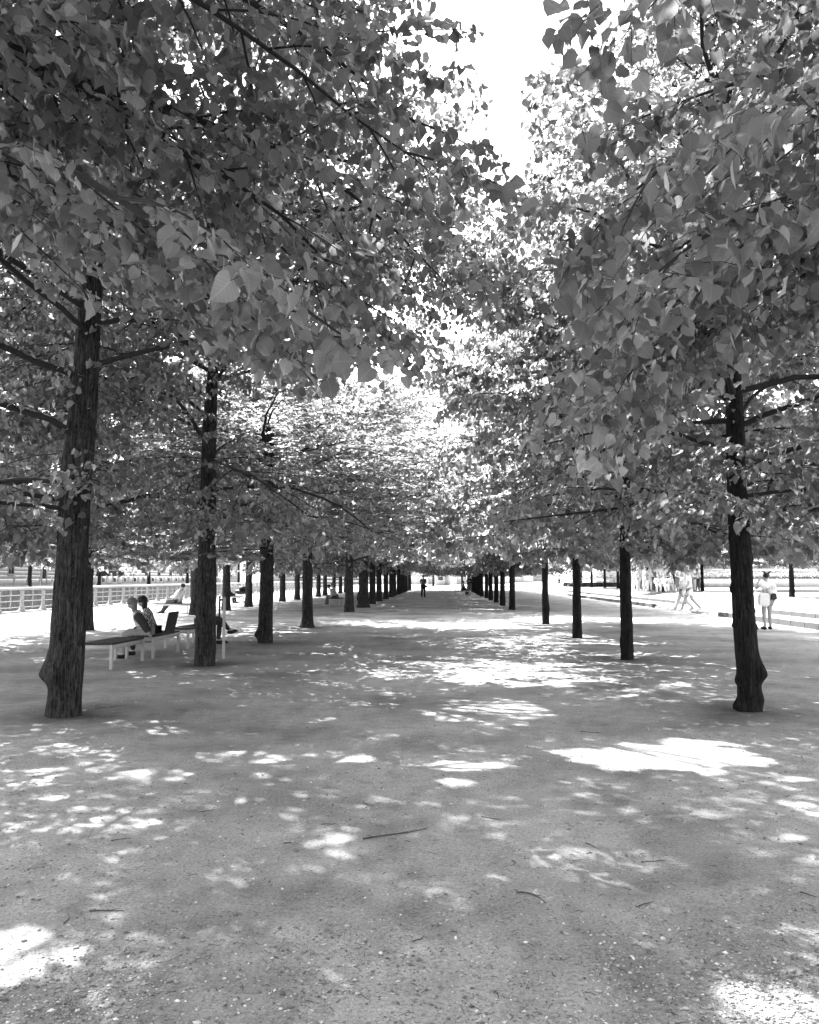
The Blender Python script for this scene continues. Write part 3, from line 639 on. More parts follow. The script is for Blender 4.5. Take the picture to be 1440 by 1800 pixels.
def twig_tube(x, y, ang, L, r, bend=.15, k=7):
    s = np.linspace(0, 1, k); a = ang + bend * (s - .5) * 2 + np.cumsum(g_.normal(0, .08, k))
    dx = np.cumsum(np.cos(a)) * L / k; dy = np.cumsum(np.sin(a)) * L / k
    z = ground_z(x + dx, y + dy) + r * .9 + np.abs(np.sin(s * 5)) * r * .6
    return np.stack([dx, dy, z], -1), r * (1 - .55 * s)
lit = []
for k in range(700):
    p = G(g_.uniform(-40, 1480), g_.uniform(1180, 1800)); ang = g_.uniform(0, 3.14); L = g_.uniform(.012, .05)
    d = np.array([math.cos(ang), math.sin(ang), 0]); q = p + d * L; zz = ground_z(p[0], p[1]) + .002
    lit.append([[p[0], p[1], zz], [(p[0] + q[0]) / 2, (p[1] + q[1]) / 2, zz + .003], [q[0], q[1], ground_z(q[0], q[1]) + .002]])
lit = np.array(lit); o = obj('ground_litter', mesh_np('ground_litter', [tubes(lit, np.full((700, 3), .0010) * g_.uniform(.6, 1.4, (700, 1)), 3)], TWIG))
tag(o, 'tiny dark bits of twig and stalk strewn over the gravel', 'litter', kind='stuff')
TW = [((617, 1478), (762, 1464), .0075, .1, 'longest straight dry twig lying across the middle of the gravel'), ((897, 1570), (973, 1588), .006, -.5, 'bent forked dark twig curving down at its right end'),
      ((148, 1604), (222, 1599), .005, .2, 'thin twig lying along the lower left patch of sunlight'), ((107, 1630), (135, 1610), .004, .2, 'short twig slanting beside the lower left sun patch'),
      ((1023, 1482), (1058, 1492), .004, -.3, 'curved twig right of centre above the gravel patches'), ((1120, 1514), (1170, 1511), .004, .1, 'faint level twig lying at the right of the gravel'),
      ((1118, 1595), (1148, 1586), .004, .15, 'dark twig slanting up at the right of the bent twig'), ((190, 1480), (228, 1474), .004, .1, 'dark stub of twig at the left of the gravel'),
      ((345, 1429), (376, 1424), .004, .1, 'small twig below the oval sun fleck'), ((895, 1512), (910, 1526), .004, -.6, 'hooked little twig above the bent twig'),
      ((720, 1655), (747, 1646), .004, .3, 'forked bit of twig in the lower middle'), ((1014, 1284), (1060, 1288), .005, .1, 'twig lying before the big right sun patch'),
      ((160, 1246), (205, 1242), .006, .1, 'dark twig at the foot of the burled left trunk'), ((970, 1708), (978, 1718), .004, .2, 'dark stub near the lower right of the gravel'),
      ((1402, 1568), (1440, 1577), .005, .2, 'twig cut by the right edge of the picture'), ((560, 1449), (590, 1447), .004, .1, 'pale short twig left of the longest twig'), ((640, 1407), (652, 1420), .004, .5, 'crumpled twig tuft above the longest twig'),
      ((840, 1434), (886, 1440), .004, .1, 'thin twig in the middle above the gravel patches'), ((495, 1482), (520, 1480), .004, .1, 'short twig left of the middle gravel patch')]
for (a, b, r_, bend, lb) in TW:
    A, B = G(*a), G(*b); d = B - A; L = np.linalg.norm(d[:2]); r_ *= .7; P, R_ = twig_tube(A[0], A[1], math.atan2(d[1], d[0]), L, r_, bend)
    parts = [tubes(P[None], R_[None], 6)]
    if L > .15:
        q = len(P) // 2; S = np.linspace(0, 1, 4)[:, None] * np.array([math.cos(math.atan2(d[1], d[0]) + .35), math.sin(math.atan2(d[1], d[0]) + .35), 0]) * L * .3 + P[q]; parts.append(tubes(S[None], (r_ * .5 * (1 - .5 * np.linspace(0, 1, 4)))[None], 5))
    tag(obj('twig', mesh_np('twig', parts, DRYTWIG, smooth=True), None, (A[0], A[1], 0)), lb, 'twig', 'twigs on the ground')

# ------------------------------------------------------------------ benches and the panel stand
def bench(label, loc, rz, L=1.45, w=.55, h=.44, back=None, nslat=6, t=.05):
    b = thing('bench', label, 'bench', (loc[0], loc[1], loc[2] if len(loc) > 2 else 0), rz, 'steel framed benches')
    leg = bevel_box('leg', (t, t, h - .03), STEEL, .004)
    for sx in (-1, 1):
        for sy in (-1, 1): obj('leg', leg, b, (sx * (w / 2 - t / 2), sy * (L / 2 - t / 2), (h - .03) / 2))
    fr = [box(-w / 2 + t, w / 2 - t, s * (L / 2 - t / 2) - t / 2 + .004, s * (L / 2 - t / 2) + t / 2 - .004, h - .11, h - .034) for s in (-1, 1)] + [box(s * (w / 2 - t / 2) - t / 2 + .004, s * (w / 2 - t / 2) + t / 2 - .004, -L / 2 + t, L / 2 - t, h - .11, h - .034) for s in (-1, 1)]
    obj('frame', mesh_np('frame', fr, STEEL), b)
    sl = bevel_box('slat', (w / nslat - .008, L, .03), DARKSLAT, .004)
    for k in range(nslat): obj('slat', sl, b, (-w / 2 + (k + .5) * w / nslat, 0, h - .013))
    if back:
        y0, y1, hh = back; bk = bevel_box('backrest', (.03, y1 - y0, hh), DARKSLAT, .005)
        obj('backrest', bk, b, (w / 2 - .02 + .05, (y0 + y1) / 2, h + hh / 2 + .005), (0, rad(12), 0))
    return b
bench('empty bench end behind the burled trunk, pale steel frame with dark seat', (-5.83, 14.5), 0, 1.5, .56)
bench('bench with a dark backrest board under the seated couple', (-5.78, 16.4), 0, 1.55, .56, back=(-.15, .42, .42))
bench('bench half hidden by the second left trunk', (-5.75, 18.75), rad(-4), 1.7, .56)
bench('pale bench by the riverside trunk, holding the lounging person', (-12.0, 36.2), rad(75), 2.0, .6)
bench('far left bench with two people bent forward', (-5.9, 46.0), 0, 1.8, .6)
bench('small bench at the far right of the aisle under the hatted sitter', (1.95, 76.6), rad(80), 1.5, .55)
bench('pale bench by the two dark seated figures near the railing', (-13.4, 51.3), rad(80), 1.8, .6)
st = thing('panel_stand', 'upright dark panel on pale posts close behind the second left trunk', 'stand', (-4.22, 15.75, 0), rad(15))
for yy in (-.06, .86): obj('post', bevel_box('post', (.055, .055, 1.16), STEEL, .006), st, (.03, yy, .58))
obj('panel', bevel_box('panel', (.035, .82, .62), BLACK, .006), st, (-.06, .40, .87))
obj('bracket', mesh_np('bracket', [box(-.042, .002, -.05, -.03, .60, .64), box(-.042, .002, .83, .85, .60, .64), box(-.042, .002, -.05, -.03, 1.1, 1.14)], BLACK), st)

# ------------------------------------------------------------------ people
JOBS = []
def skin_mesh(verts, edges, radii, root, mat, sub=True):
    me = bpy.data.meshes.new('body'); me.from_pydata([tuple(v) for v in verts], edges, []); o = bpy.data.objects.new('tmp', me); COL.objects.link(o)
    m = o.modifiers.new('skin', 'SKIN'); m.use_smooth_shade = True; m.branch_smoothing = 0.6
    sv = me.skin_vertices[0].data
    for i_, r_ in enumerate(radii): sv[i_].radius = (r_, r_) if np.isscalar(r_) else r_; sv[i_].use_root = (i_ == root)
    if sub: o.modifiers.new('sub', 'SUBSURF').levels = 1
    return o
def person(label, loc, rz, pose='stand', h=1.7, top=.5, bottom=.1, shoes=.05, hair='short', long_sleeve=False, shorts=False, stout=1.0, sleeve=None, haircol=None, group=None, lean=0.0, topmat=None, dress=False, hat=None, legs_out=False, turn=0.0):
    t = thing('person', label, 'person', loc, rz, group)
    J = {}
    stand = pose in ('stand', 'walk', 'photo', 'cross', 'carry')
    pz = .93 if stand else .50
    c, s_ = math.cos(lean), math.sin(lean)
    def tor(x, y, z): return (x, y * c + z * s_, pz + z * c - y * s_)
    J['pelvis'] = (0, 0, pz); J['waist'] = tor(0, .01, .16); J['chest'] = tor(0, .0, .36); J['neck'] = tor(0, .0, .52)
    J['h0'] = tor(0, .015, .60); J['h1'] = tor(0, .02, .67); J['h2'] = tor(0, .0, .74); J['nose'] = tor(0, .115, .655)
    J['eL'] = tor(-.085, .0, .655); J['eR'] = tor(.085, .0, .655)
    for sx, S in ((-1, 'L'), (1, 'R')):
        J['sh' + S] = tor(sx * .165, -.01, .46)
        if pose == 'photo': J['el' + S] = tor(sx * .30, .10, .30); J['wr' + S] = tor(sx * .11, .24, .55)
        elif pose == 'cross': J['el' + S] = tor(sx * .25, .02, .22); J['wr' + S] = tor(-sx * .03, .17, .25)
        elif pose == 'carry': J['el' + S] = tor(sx * .22, -.03, .20); J['wr' + S] = tor(sx * .15, .2, .16)
        elif pose == 'sit': J['el' + S] = tor(sx * .23, .08, .19); J['wr' + S] = tor(sx * .13, .30, .10)
        elif pose == 'prop': J['el' + S] = tor(sx * .24, -.08, .20) if sx < 0 else tor(.22, .10, .18); J['wr' + S] = tor(-.28, -.10, -.02) if sx < 0 else tor(.12, .32, .08)
        else:
            sw = (.16 * sx if pose == 'walk' else .02)
            J['el' + S] = tor(sx * .22, -.03 - sw * .3, .19); J['wr' + S] = tor(sx * .235, .05 - sw, -.04)
        w = np.array(J['wr' + S]); e = np.array(J['el' + S]); d = unit(w - e); J['pa' + S] = tuple(w + d * .07)
        lt = unit(np.cross(d, [0.3, .9, .1])); nrm = np.cross(d, lt)
        for q, (off, ln) in enumerate(((-.032, .062), (-.011, .078), (.011, .082), (.031, .070))):
            b0 = w + d * .095 + lt * off; J['f%d%s' % (q, S)] = tuple(b0); J['g%d%s' % (q, S)] = tuple(b0 + d * ln * .8 + nrm * .02)
        J['t0' + S] = tuple(w + d * .05 - lt * .045); J['t1' + S] = tuple(w + d * .09 - lt * .065 + nrm * .01)
        if stand:
            st_ = {'walk': .30 * sx}.get(pose, .03 * sx)
            J['hp' + S] = (sx * .09, 0, pz - .04); J['kn' + S] = (sx * .10, st_ * .45 + .03, .50); J['an' + S] = (sx * .105, st_ - (.12 if st_ < -.1 else 0), .09 + (.06 if st_ < -.1 else 0)); J['to' + S] = (sx * .13, st_ + .14 - (.12 if st_ < -.1 else 0), .045)
        else:
            dx = .06 if legs_out else 0
            J['hp' + S] = (sx * .09, .02, pz - .01); J['kn' + S] = (sx * .12, .43, pz + .0 + (.02 if sx > 0 else 0))
            kf = (.75 if legs_out else .46); J['an' + S] = (sx * .12, kf + .05 * sx, .09); J['to' + S] = (sx * .14, kf + .15 + .05 * sx, .045)
        if pose == 'legcross':
            pass
    if pose == 'legcross':
        J['knR'] = (.02, .45, pz + .10); J['anR'] = (-.10, .66, pz - .18); J['toR'] = (-.13, .79, pz - .2)
    R_ = dict(pelvis=(.125, .11), waist=(.115, .095), chest=(.135, .105), neck=.05, h0=.07, h1=.088, h2=.078, nose=.012, eL=.015, eR=.015)
    for S in 'LR':
        R_.update({'sh' + S: .055, 'el' + S: .04, 'wr' + S: .028, 'pa' + S: .033, 'hp' + S: .088, 'kn' + S: .056, 'an' + S: .037, 'to' + S: .032, 't0' + S: .011, 't1' + S: .009})
        for q in range(4): R_['f%d%s' % (q, S)] = .0095; R_['g%d%s' % (q, S)] = .008
    E = [('pelvis', 'waist'), ('waist', 'chest'), ('chest', 'neck'), ('neck', 'h0'), ('h0', 'h1'), ('h1', 'h2'), ('h1', 'nose'), ('h1', 'eL'), ('h1', 'eR')]
    for S in 'LR':
        E += [('chest', 'sh' + S), ('sh' + S, 'el' + S), ('el' + S, 'wr' + S), ('wr' + S, 'pa' + S), ('pelvis', 'hp' + S), ('hp' + S, 'kn' + S), ('kn' + S, 'an' + S), ('an' + S, 'to' + S), ('wr' + S, 't0' + S), ('t0' + S, 't1' + S)]
        for q in range(4): E += [('pa' + S, 'f%d%s' % (q, S)), ('f%d%s' % (q, S), 'g%d%s' % (q, S))]
    if stout != 1.0:
        for n_ in list(R_):
            if n_[:2] in ('hp', 'kn', 'an', 'pe', 'wa', 'ch', 'el', 'sh'): R_[n_] = tuple(np.array(R_[n_]) * stout) if not np.isscalar(R_[n_]) else R_[n_] * stout
    k_ = h / 1.7
    def job(name, names, edges, rr, mat, kind='part'):
        ix = {n: i_ for i_, n in enumerate(names)}
        tmp = skin_mesh([np.array(J[n]) * k_ for n in names], [(ix[a], ix[b]) for a, b in edges], [tuple(np.array(rr[n]) * k_) if not np.isscalar(rr[n]) else rr[n] * k_ for n in names], ix[names[0]], mat, loc[1] < 30)
        JOBS.append((tmp, name, mat, t))
    job('body', ['pelvis'] + [n for n in R_ if n != 'pelvis'], E, R_, SKIN)
    def mid(a, b, f): return tuple(np.array(J[a]) * (1 - f) + np.array(J[b]) * f)
    tr = dict(pelvis=(.150, .135), waist=(.135, .118), chest=(.155, .125), neck=.068)
    names = ['pelvis', 'waist', 'chest', 'neck']; ed = [('pelvis', 'waist'), ('waist', 'chest'), ('chest', 'neck')]
    for S in 'LR':
        tr['sh' + S] = .074; names.append('sh' + S); ed.append(('chest', 'sh' + S))
        if long_sleeve: tr['el' + S] = .058; tr['wr' + S] = .042; names += ['el' + S, 'wr' + S]; ed += [('sh' + S, 'el' + S), ('el' + S, 'wr' + S)]
        else: J['ms' + S] = mid('sh' + S, 'el' + S, .62); tr['ms' + S] = .062; names.append('ms' + S); ed.append(('sh' + S, 'ms' + S))
    if stout != 1.0: tr = {a: (tuple(np.array(b) * stout) if not np.isscalar(b) else b * stout) for a, b in tr.items()}
    job('shirt', names, ed, tr, topmat or cloth(top))
    if sleeve is not None: job('sleeve', ['shL', 'elL', 'wrL'], [('shL', 'elL'), ('elL', 'wrL')], dict(shL=.115, elL=.095, wrL=.07), cloth(sleeve))
    br = dict(pelvis=(.142, .128)); names = ['pelvis']; ed = []
    J['hem'] = (0, .02, pz - .38)
    if dress:
        br['hem'] = .21; names.append('hem'); ed = [('pelvis', 'hem')]
    else:
        for S in 'LR':
            br['hp' + S] = .108; names.append('hp' + S); ed.append(('pelvis', 'hp' + S))
            if shorts: J['mk' + S] = mid('hp' + S, 'kn' + S, .62); br['mk' + S] = .098; names.append('mk' + S); ed.append(('hp' + S, 'mk' + S))
            else: br['kn' + S] = .072; br['an' + S] = .052; names += ['kn' + S, 'an' + S]; ed += [('hp' + S, 'kn' + S), ('kn' + S, 'an' + S)]
    if stout != 1.0: br = {a: (tuple(np.array(b) * stout) if not np.isscalar(b) else b * stout) for a, b in br.items()}
    job('dress' if dress else ('shorts' if shorts else 'trousers'), names, ed, br, cloth(bottom))
    # shoes, hair
    for S in 'LR':
        a = np.array(J['an' + S]); b = np.array(J['to' + S]); dd = b - a; dd[2] = 0; dd = unit(dd)
        P = np.array([a - dd * .055 + [0, 0, -.05], a - dd * .03 + [0, 0, -.045], a + dd * .05 + [0, 0, -.045], b + dd * .0 + [0, 0, .0], b + dd * .07 + [0, 0, -.008]]) * k_
        obj('shoe', mesh_np('shoe', [tubes(P[None], np.array([[.012, .045, .05, .043, .012]]) * k_, 8)], cloth(shoes), smooth=True), t)
    hm = haircol or HAIRD; h1 = np.array(J['h1']) * k_; h2 = np.array(J['h2']) * k_; upv = unit(h2 - h1 + 1e-6)
    cc = (h1 + h2) / 2 + np.array([0, -.022, .012]) * k_
    parts = [ellipsoid(cc, np.array([.098, .108, .098]) * k_, 14, 9)]
    if hair == 'long': parts.append(ellipsoid(cc + np.array([0, -.05, -.10]) * k_, np.array([.10, .06, .17]) * k_, 12, 8))
    if hair == 'buns':
        for sx in (-1, 1): parts += [ellipsoid(cc + np.array([sx * .075, -.03, .085]) * k_, np.array([.035, .035, .04]) * k_, 10, 6), ellipsoid(cc + np.array([sx * .12, -.03, .125]) * k_, np.array([.03, .02, .022]) * k_, 8, 6)]
    hp_ = obj('hair', mesh_np('hair', parts, hm, smooth=True), t)
    if hat is not None:
        obj('hat', mesh_np('hat', [lathe([(.001, .115), (.07, .11), (.095, .06), (.1, .03), (.17, .02), (.17, .01), (.1, .012)], 16, tuple(cc))], cloth(hat), smooth=True), t)
    return t
def at(px, y): return D(px, 1017, y)[0]

W = person('woman with two hair buns, white shirt and grey shorts, seen from behind', (at(1347, 25.3), 25.3, 0), rad(8), 'photo', 1.68, .72, .34, .015, 'buns', shorts=True, stout=1.25)
bp = obj('backpack', mesh_np('backpack', [ellipsoid((.06, -.20, 1.22), (.15, .085, .20), 14, 9)], cloth(.68), smooth=True), None, W.location, (0, 0, rad(8))); tag(bp, 'small white backpack worn by the woman with hair buns', 'backpack')
obj('emblem', mesh_np('emblem', [lathe([(.05, 0), (.05, .006), (.035, .006), (.035, 0)], 16)], cloth(.4)), bp, (.06, -.286, 1.25), (rad(90), 0, 0))
bag = obj('pouch', bevel_box('pouch', (.17, .09, .19), BLACK, .02), None, W.location); tag(bag, 'black square pouch hanging at the back of the woman with buns', 'pouch')
bag.location = (W.location.x + .115, W.location.y - .24, .99)
tote = thing('tote_bag', 'white tote bag hanging at the left of the woman with buns', 'bag', (W.location.x - .13, W.location.y - .13, 0)); obj('bag_body', bevel_box('bag_body', (.34, .11, .40), cloth(.7), .04), tote, (-.04, -.08, .90), (0, rad(6), 0))
hs = np.linspace(0, 1, 7); obj('strap', mesh_np('strap', [tubes(np.stack([-.10 + .2 * hs, np.full(7, -.06), 1.08 + .30 * np.sin(hs * math.pi)], -1)[None], np.full((1, 7), .01), 5)], cloth(.7)), tote)

person('grey haired person in a pale jacket sitting with back turned on the bench', (-5.74, 15.85, 0), rad(100), 'prop', 1.60, .62, .26, .012, 'long', True, haircol=HAIRG, lean=.45, stout=1.28, sleeve=.035)
person('dark haired person in a patterned top beside the grey haired sitter', (-5.80, 16.5, 0), rad(95), 'sit', 1.62, .3, .02, .02, 'long', False, topmat=PATTERN, lean=.42)
person('person hidden behind the second left trunk, crossed leg and shoe showing', (-5.62, 19.0, 0), rad(-82), 'legcross', 1.72, .62, .04, .02, 'short', lean=.1)
person('lounging person in a white shirt on the riverside bench', (at(314, 36.1), 36.1, 0), rad(75), 'sit', 1.75, .7, .08, .03, 'short', True, lean=-.30, legs_out=True)
person('person in a pale top bent over on the far left bench', (-5.9, 45.5, 0), rad(95), 'sit', 1.72, .42, .10, .5, 'short', True, lean=.55)
person('second sitter in grey beside the bent over person', (-5.95, 46.4, 0), rad(95), 'sit', 1.75, .30, .05, .03, 'short', True, haircol=HAIRG, lean=.35)
person('dark clothed sitter near the railing at the left', (at(400, 51.3), 51.3, 0), rad(-60), 'sit', 1.7, .02, .03, .02, 'long', True, lean=.1)
M = person('man in dark clothes standing alone in the aisle, seen from behind', (at(744, 67.3), 67.3, 0), rad(-10), 'carry', 1.78, .045, .012, .01, 'short', haircol=HAIRG)
sb = obj('shoulder_strap', mesh_np('shoulder_strap', [tubes(np.array([[[-.12, -.14, 1.44], [.0, -.15, 1.25], [.16, -.12, 1.05]]]), np.full((1, 3), .018), 5)], cloth(.4)), M)
obj('shoulder_bag', mesh_np('shoulder_bag', [ellipsoid((.27, .0, .9), (.10, .09, .09), 10, 7)], cloth(.05), smooth=True), M)
person('sitter with a dark brimmed hat on the far right bench', (1.95, 76.6, 0), rad(-70), 'sit', 1.72, .12, .05, .4, 'short', True, hat=.02, lean=.12)
person('dark clothed person standing among the far right trunks', (2.85, 84, 0), rad(160), 'cross', 1.78, .015, .15, .3, 'short', True)
person('walker in white shorts and shirt striding across the plaza', (at(1211, 37), 37, .07), rad(75), 'walk', 1.86, .78, .75, .7, 'short', shorts=True, haircol=HAIRG)
person('walker in a grey patterned jacket beside the one in white', (at(1199, 37.8), 37.8, .07), rad(75), 'walk', 1.78, .38, .55, .5, 'long', True, haircol=cloth(.35))
grp = [(1112, 'white topped person at the left end of the plaza crowd', .72, .6, 0), (1122, 'person in pale grey in the plaza crowd', .5, .55, 0), (1129, 'person in a long dark skirt in the plaza crowd', .55, .12, 2), (1135, 'person in a mid grey top in the plaza crowd', .35, .6, 0), (1142, 'tall dark haired person in the plaza crowd', .45, .55, 0), (1149, 'person with a dark bag side in the plaza crowd', .12, .10, 0), (1197, 'person right of the crowd behind the walkers', .55, .5, 0), (1219, 'person in white standing behind the walkers', .75, .5, 0), (1226, 'person with dark trousers behind the walkers', .7, .12, 0)]
for k, (px, lb, tp, bt, fl) in enumerate(grp):
    person(lb, (at(px, 59 + (k % 3) * .8), 59 + (k % 3) * .8, .60), rad(40 * k), ['stand', 'cross', 'carry'][k % 3], 1.62 + .05 * (k % 4), tp, bt, .3, ['short', 'long'][k % 2], k % 2 == 0, haircol=[HAIRD, cloth(.3), HAIRG][k % 3], group='crowd on the plaza', dress=fl == 2)
for k, px in enumerate((1157, 1167, 1176)):
    s = thing('stool', ['dark box seat under the first seated crowd member', 'dark box seat under the white seated crowd member', 'pale box seat at the right of the crowd'][k], 'seat', (at(px, 58), 58, .60), 0, 'box seats on the plaza')
    obj('seat', bevel_box('seat', (.42, .36, .04), cloth([.03, .03, .5][k]), .008), s, (0, 0, .40)); obj('side_panel', bevel_box('side_panel', (.38, .32, .37), cloth([.02, .02, .4][k]), .01), s, (0, 0, .19))
    person(['seated crowd member in pale grey', 'seated crowd member all in white', 'seated crowd member leaning forward at the right'][k], (at(px, 58), 58, .57), rad(170 + 20 * k), 'sit', 1.66, [.5, .78, .45][k], [.45, .7, .3][k], .2, 'short', True, haircol=HAIRG, group='crowd on the plaza', lean=[0, .1, .4][k])
person('tiny far off walker in dark trousers at the right', (at(983, 118), 118, .36), rad(60), 'walk', 1.75, .4, .02, .02, 'long', haircol=HAIRD)
bpy.context.view_layer.update()
dg = bpy.context.evaluated_depsgraph_get()
for (tmp, name, mat, par) in JOBS:
    m2 = bpy.data.meshes.new_from_object(tmp.evaluated_get(dg)); m2.name = name; m2.materials.clear(); m2.materials.append(mat)
    m2.polygons.foreach_set('use_smooth', np.ones(len(m2.polygons), bool)); obj(name, m2, par)
for (tmp, *_r2) in JOBS:
    md = tmp.data; bpy.data.objects.remove(tmp); bpy.data.meshes.remove(md)

# pram beside the dark sitters
pr = thing('pram', 'black pram with raised hood near the railing at the left', 'pram', (at(424, 52.5), 52.5, 0), rad(20))
obj('hood', mesh_np('hood', [(lambda e: (e[0] * np.array([1, 1, 1]), e[1][:int(len(e[1]) * .55)]))(ellipsoid((0.1, 0, .85), (.27, .22, .22), 16, 10))], BLACK), pr)
obj('basket', mesh_np('basket', [ellipsoid((0, 0, .68), (.42, .24, .17), 14, 8)], BLACK, smooth=True), pr)
for sx in (-.28, .28):
    for sy in (-.22, .22):
        a = np.linspace(0, 2 * math.pi, 17); obj('wheel', mesh_np('wheel', [tubes(np.stack([sx + .14 * np.cos(a), np.full(17, sy), .155 + .14 * np.sin(a)], -1)[None], np.full((1, 17), .016), 6)], BLACK), pr)
obj('push_frame', mesh_np('push_frame', [tubes(np.array([[[-.28, s, .16], [.1, s, .55], [-.55, s, 1.02]] for s in (-.2, .2)]), np.full((2, 3), .013), 6), tubes(np.array([[[-.55, -.2, 1.02], [-.56, 0, 1.03], [-.55, .2, 1.02]]]), np.full((1, 3), .016), 6)], STEEL), pr)

# ------------------------------------------------------------------ railing along the canal
rl = thing('railing', 'pale iron railing with round posts and heavy handrail along the canal', 'railing', (-19.2, 0, 0))
post = mesh_np('post', [lathe([(.17, -.02), (.17, .10), (.11, .16), (.09, .22), (.075, .9), (.10, .96), (.07, 1.0)], 12)], WHITE, smooth=True)
bal = mesh_np('baluster', [lathe([(.028, .15), (.028, 1.0)], 8)], WHITE)
y = 31.0; k = 0
while y < 130:
    obj('post', post, rl, (0, y, 0)); obj('baluster', bal, rl, (0, y + 1.0, 0)); y += 2.0
for zz in (.22, .50, .76): obj('rail', mesh_np('rail', [tubes(np.array([[[0, 12, zz], [0, 70, zz], [0, 130, zz]]]), np.full((1, 3), .022), 6)], WHITE), rl)
obj('handrail', mesh_np('handrail', [(lambda v, f: (v * np.array([1.5, 1, .8]) + np.array([0, 0, 1.07 * .2]), f))(*tubes(np.array([[[0, 12, 1.07], [0, 70, 1.07], [0, 130, 1.07]]]), np.full((1, 3), .085), 10))], WHITE, smooth=True), rl)
obj('plinth', mesh_np('plinth', [box(-.2, .22, 12, 131, -.1, .05)], STONE), rl)

# ------------------------------------------------------------------ across the canal
def facade(name, label, cat, origin, rz, width, height, mat, course, wins, door=None, plinth=.9, ww=1.2, wh=1.9, wz=1.6):
    b = thing(name, label, cat, origin, rz)
    parts = [box(0, width, 0.06, 8, 0, height)]; z = plinth
    while z < height - .5:
        parts.append(box(0.02, width - .02, 0, .06, z + .015, z + course - .015)); z += course
    obj('wall', mesh_np('wall', parts, mat), b)
    obj('plinth', mesh_np('plinth', [box(-.05, width + .05, -.08, .05, 0, plinth - .03)], mat), b)
    obj('cornice', mesh_np('cornice', [box(-.2, width + .2, -.35, 8.2, height, height + .5), box(-.1, width + .1, -.18, 8.1, height - .4, height)], mat), b)
    obj('roof', mesh_np('roof', [(np.array([[-.2, -.3, height + .5], [width + .2, -.3, height + .5], [width + .2, 8, height + .5], [-.2, 8, height + .5], [1, 4, height + 3], [width - 1, 4, height + 3]], float), np.array([[0, 1, 5, 4], [2, 3, 4, 5]]))], cloth(.2)), b)
    wm = mesh_np('pane', [box(-ww / 2, ww / 2, -.012, -.004, 0, wh)], GLASS)
    fm = mesh_np('window', [box(-ww / 2 - .12, -ww / 2, -.07, 0, -.12, wh + .12), box(ww / 2, ww / 2 + .12, -.07, 0, -.12, wh + .12), box(-ww / 2, ww / 2, -.07, 0, wh, wh + .12), box(-ww / 2 - .2, ww / 2 + .2, -.14, 0, -.22, -.12), box(-.03, .03, -.04, -.013, 0, wh), box(-ww / 2, ww / 2, -.035, -.013, wh * .6, wh * .6 + .05)], PALE)
    for (x, z) in wins:
        w = obj('window', fm, b, (x, -.001, z)); obj('pane', wm, w)
    if door is not None:
        d = obj('door', mesh_np('door', [box(-.55, .55, -.05, -.005, 0, 2.5)], cloth(.02)), b, (door, 0, .1)); obj('door_frame', mesh_np('door_frame', [box(-.8, -.55, -.12, 0, 0, 2.7), box(.55, .8, -.12, 0, 0, 2.7), box(-.9, .9, -.14, 0, 2.5, 2.8)], PALE), d)
        obj('step', mesh_np('step', [box(-.8, .8, -.5, -.09, -.1, .05)], STONE), b, (door, 0, 0.05))
    return b
# local x runs along -Y... facade looks towards +X
facade('riverside_building', 'pale coursed stone building across the canal behind the railing', 'building', (-52, 45, .62), rad(90), 165, 15, STONE, .46, [(52.3 + 6.5 * k, 1.5 + 4.6 * f) for k in range(-6, 17) for f in range(3) if not (k == 1 and f == 0)], door=60.5)
facade('far_building', 'bright pale building closing the far end of the aisle', 'building', (-50, 225, .1), 0, 78, 13, PALE, .9, [(6 + 5 * k, 1.6 + 4.2 * f) for k in range(14) for f in range(3)], ww=1.6, wh=2)
mu = facade('museum', 'pale banded museum front beyond the plaza at the right', 'building', (22, 118, .7), rad(-12), 120, 17, STONE, .62, [(9 + 9 * k, 6) for k in range(12)], ww=2, wh=3.2)
fb = thing('far_fence', 'pale board fence at the far end of the aisle', 'fence', (-14, 190, 0))
for k in range(16):
    obj('panel', mesh_np('panel', [box(.03, 2.1, 0, .05, .25, 1.9 + .25 * (k % 3 == 0))], cloth([.45, .6, .3][k % 3])), fb, (k * 2.2, 0, 0)); obj('post', mesh_np('post', [box(-.05, .03, -.03, .08, -.05, 2.1)], STEEL), fb, (k * 2.2, 0, 0))
sg = thing('work_hut', 'pale grey site hut at the far end beside the aisle', 'hut', (at(778, 172), 172, 0)); obj('wall', mesh_np('wall', [box(-1.6, 1.6, 0, 2.2, .1, 2.5)], cloth(.42)), sg); obj('roof', mesh_np('roof', [box(-1.75, 1.75, -.15, 2.35, 2.5, 2.62)], cloth(.3)), sg); obj('window', mesh_np('window', [box(-.9, .1, -.03, -.004, 1.2, 1.9)], GLASS), sg); obj('door', mesh_np('door', [box(.5, 1.25, -.03, -.004, .12, 2.1)], cloth(.25)), sg)

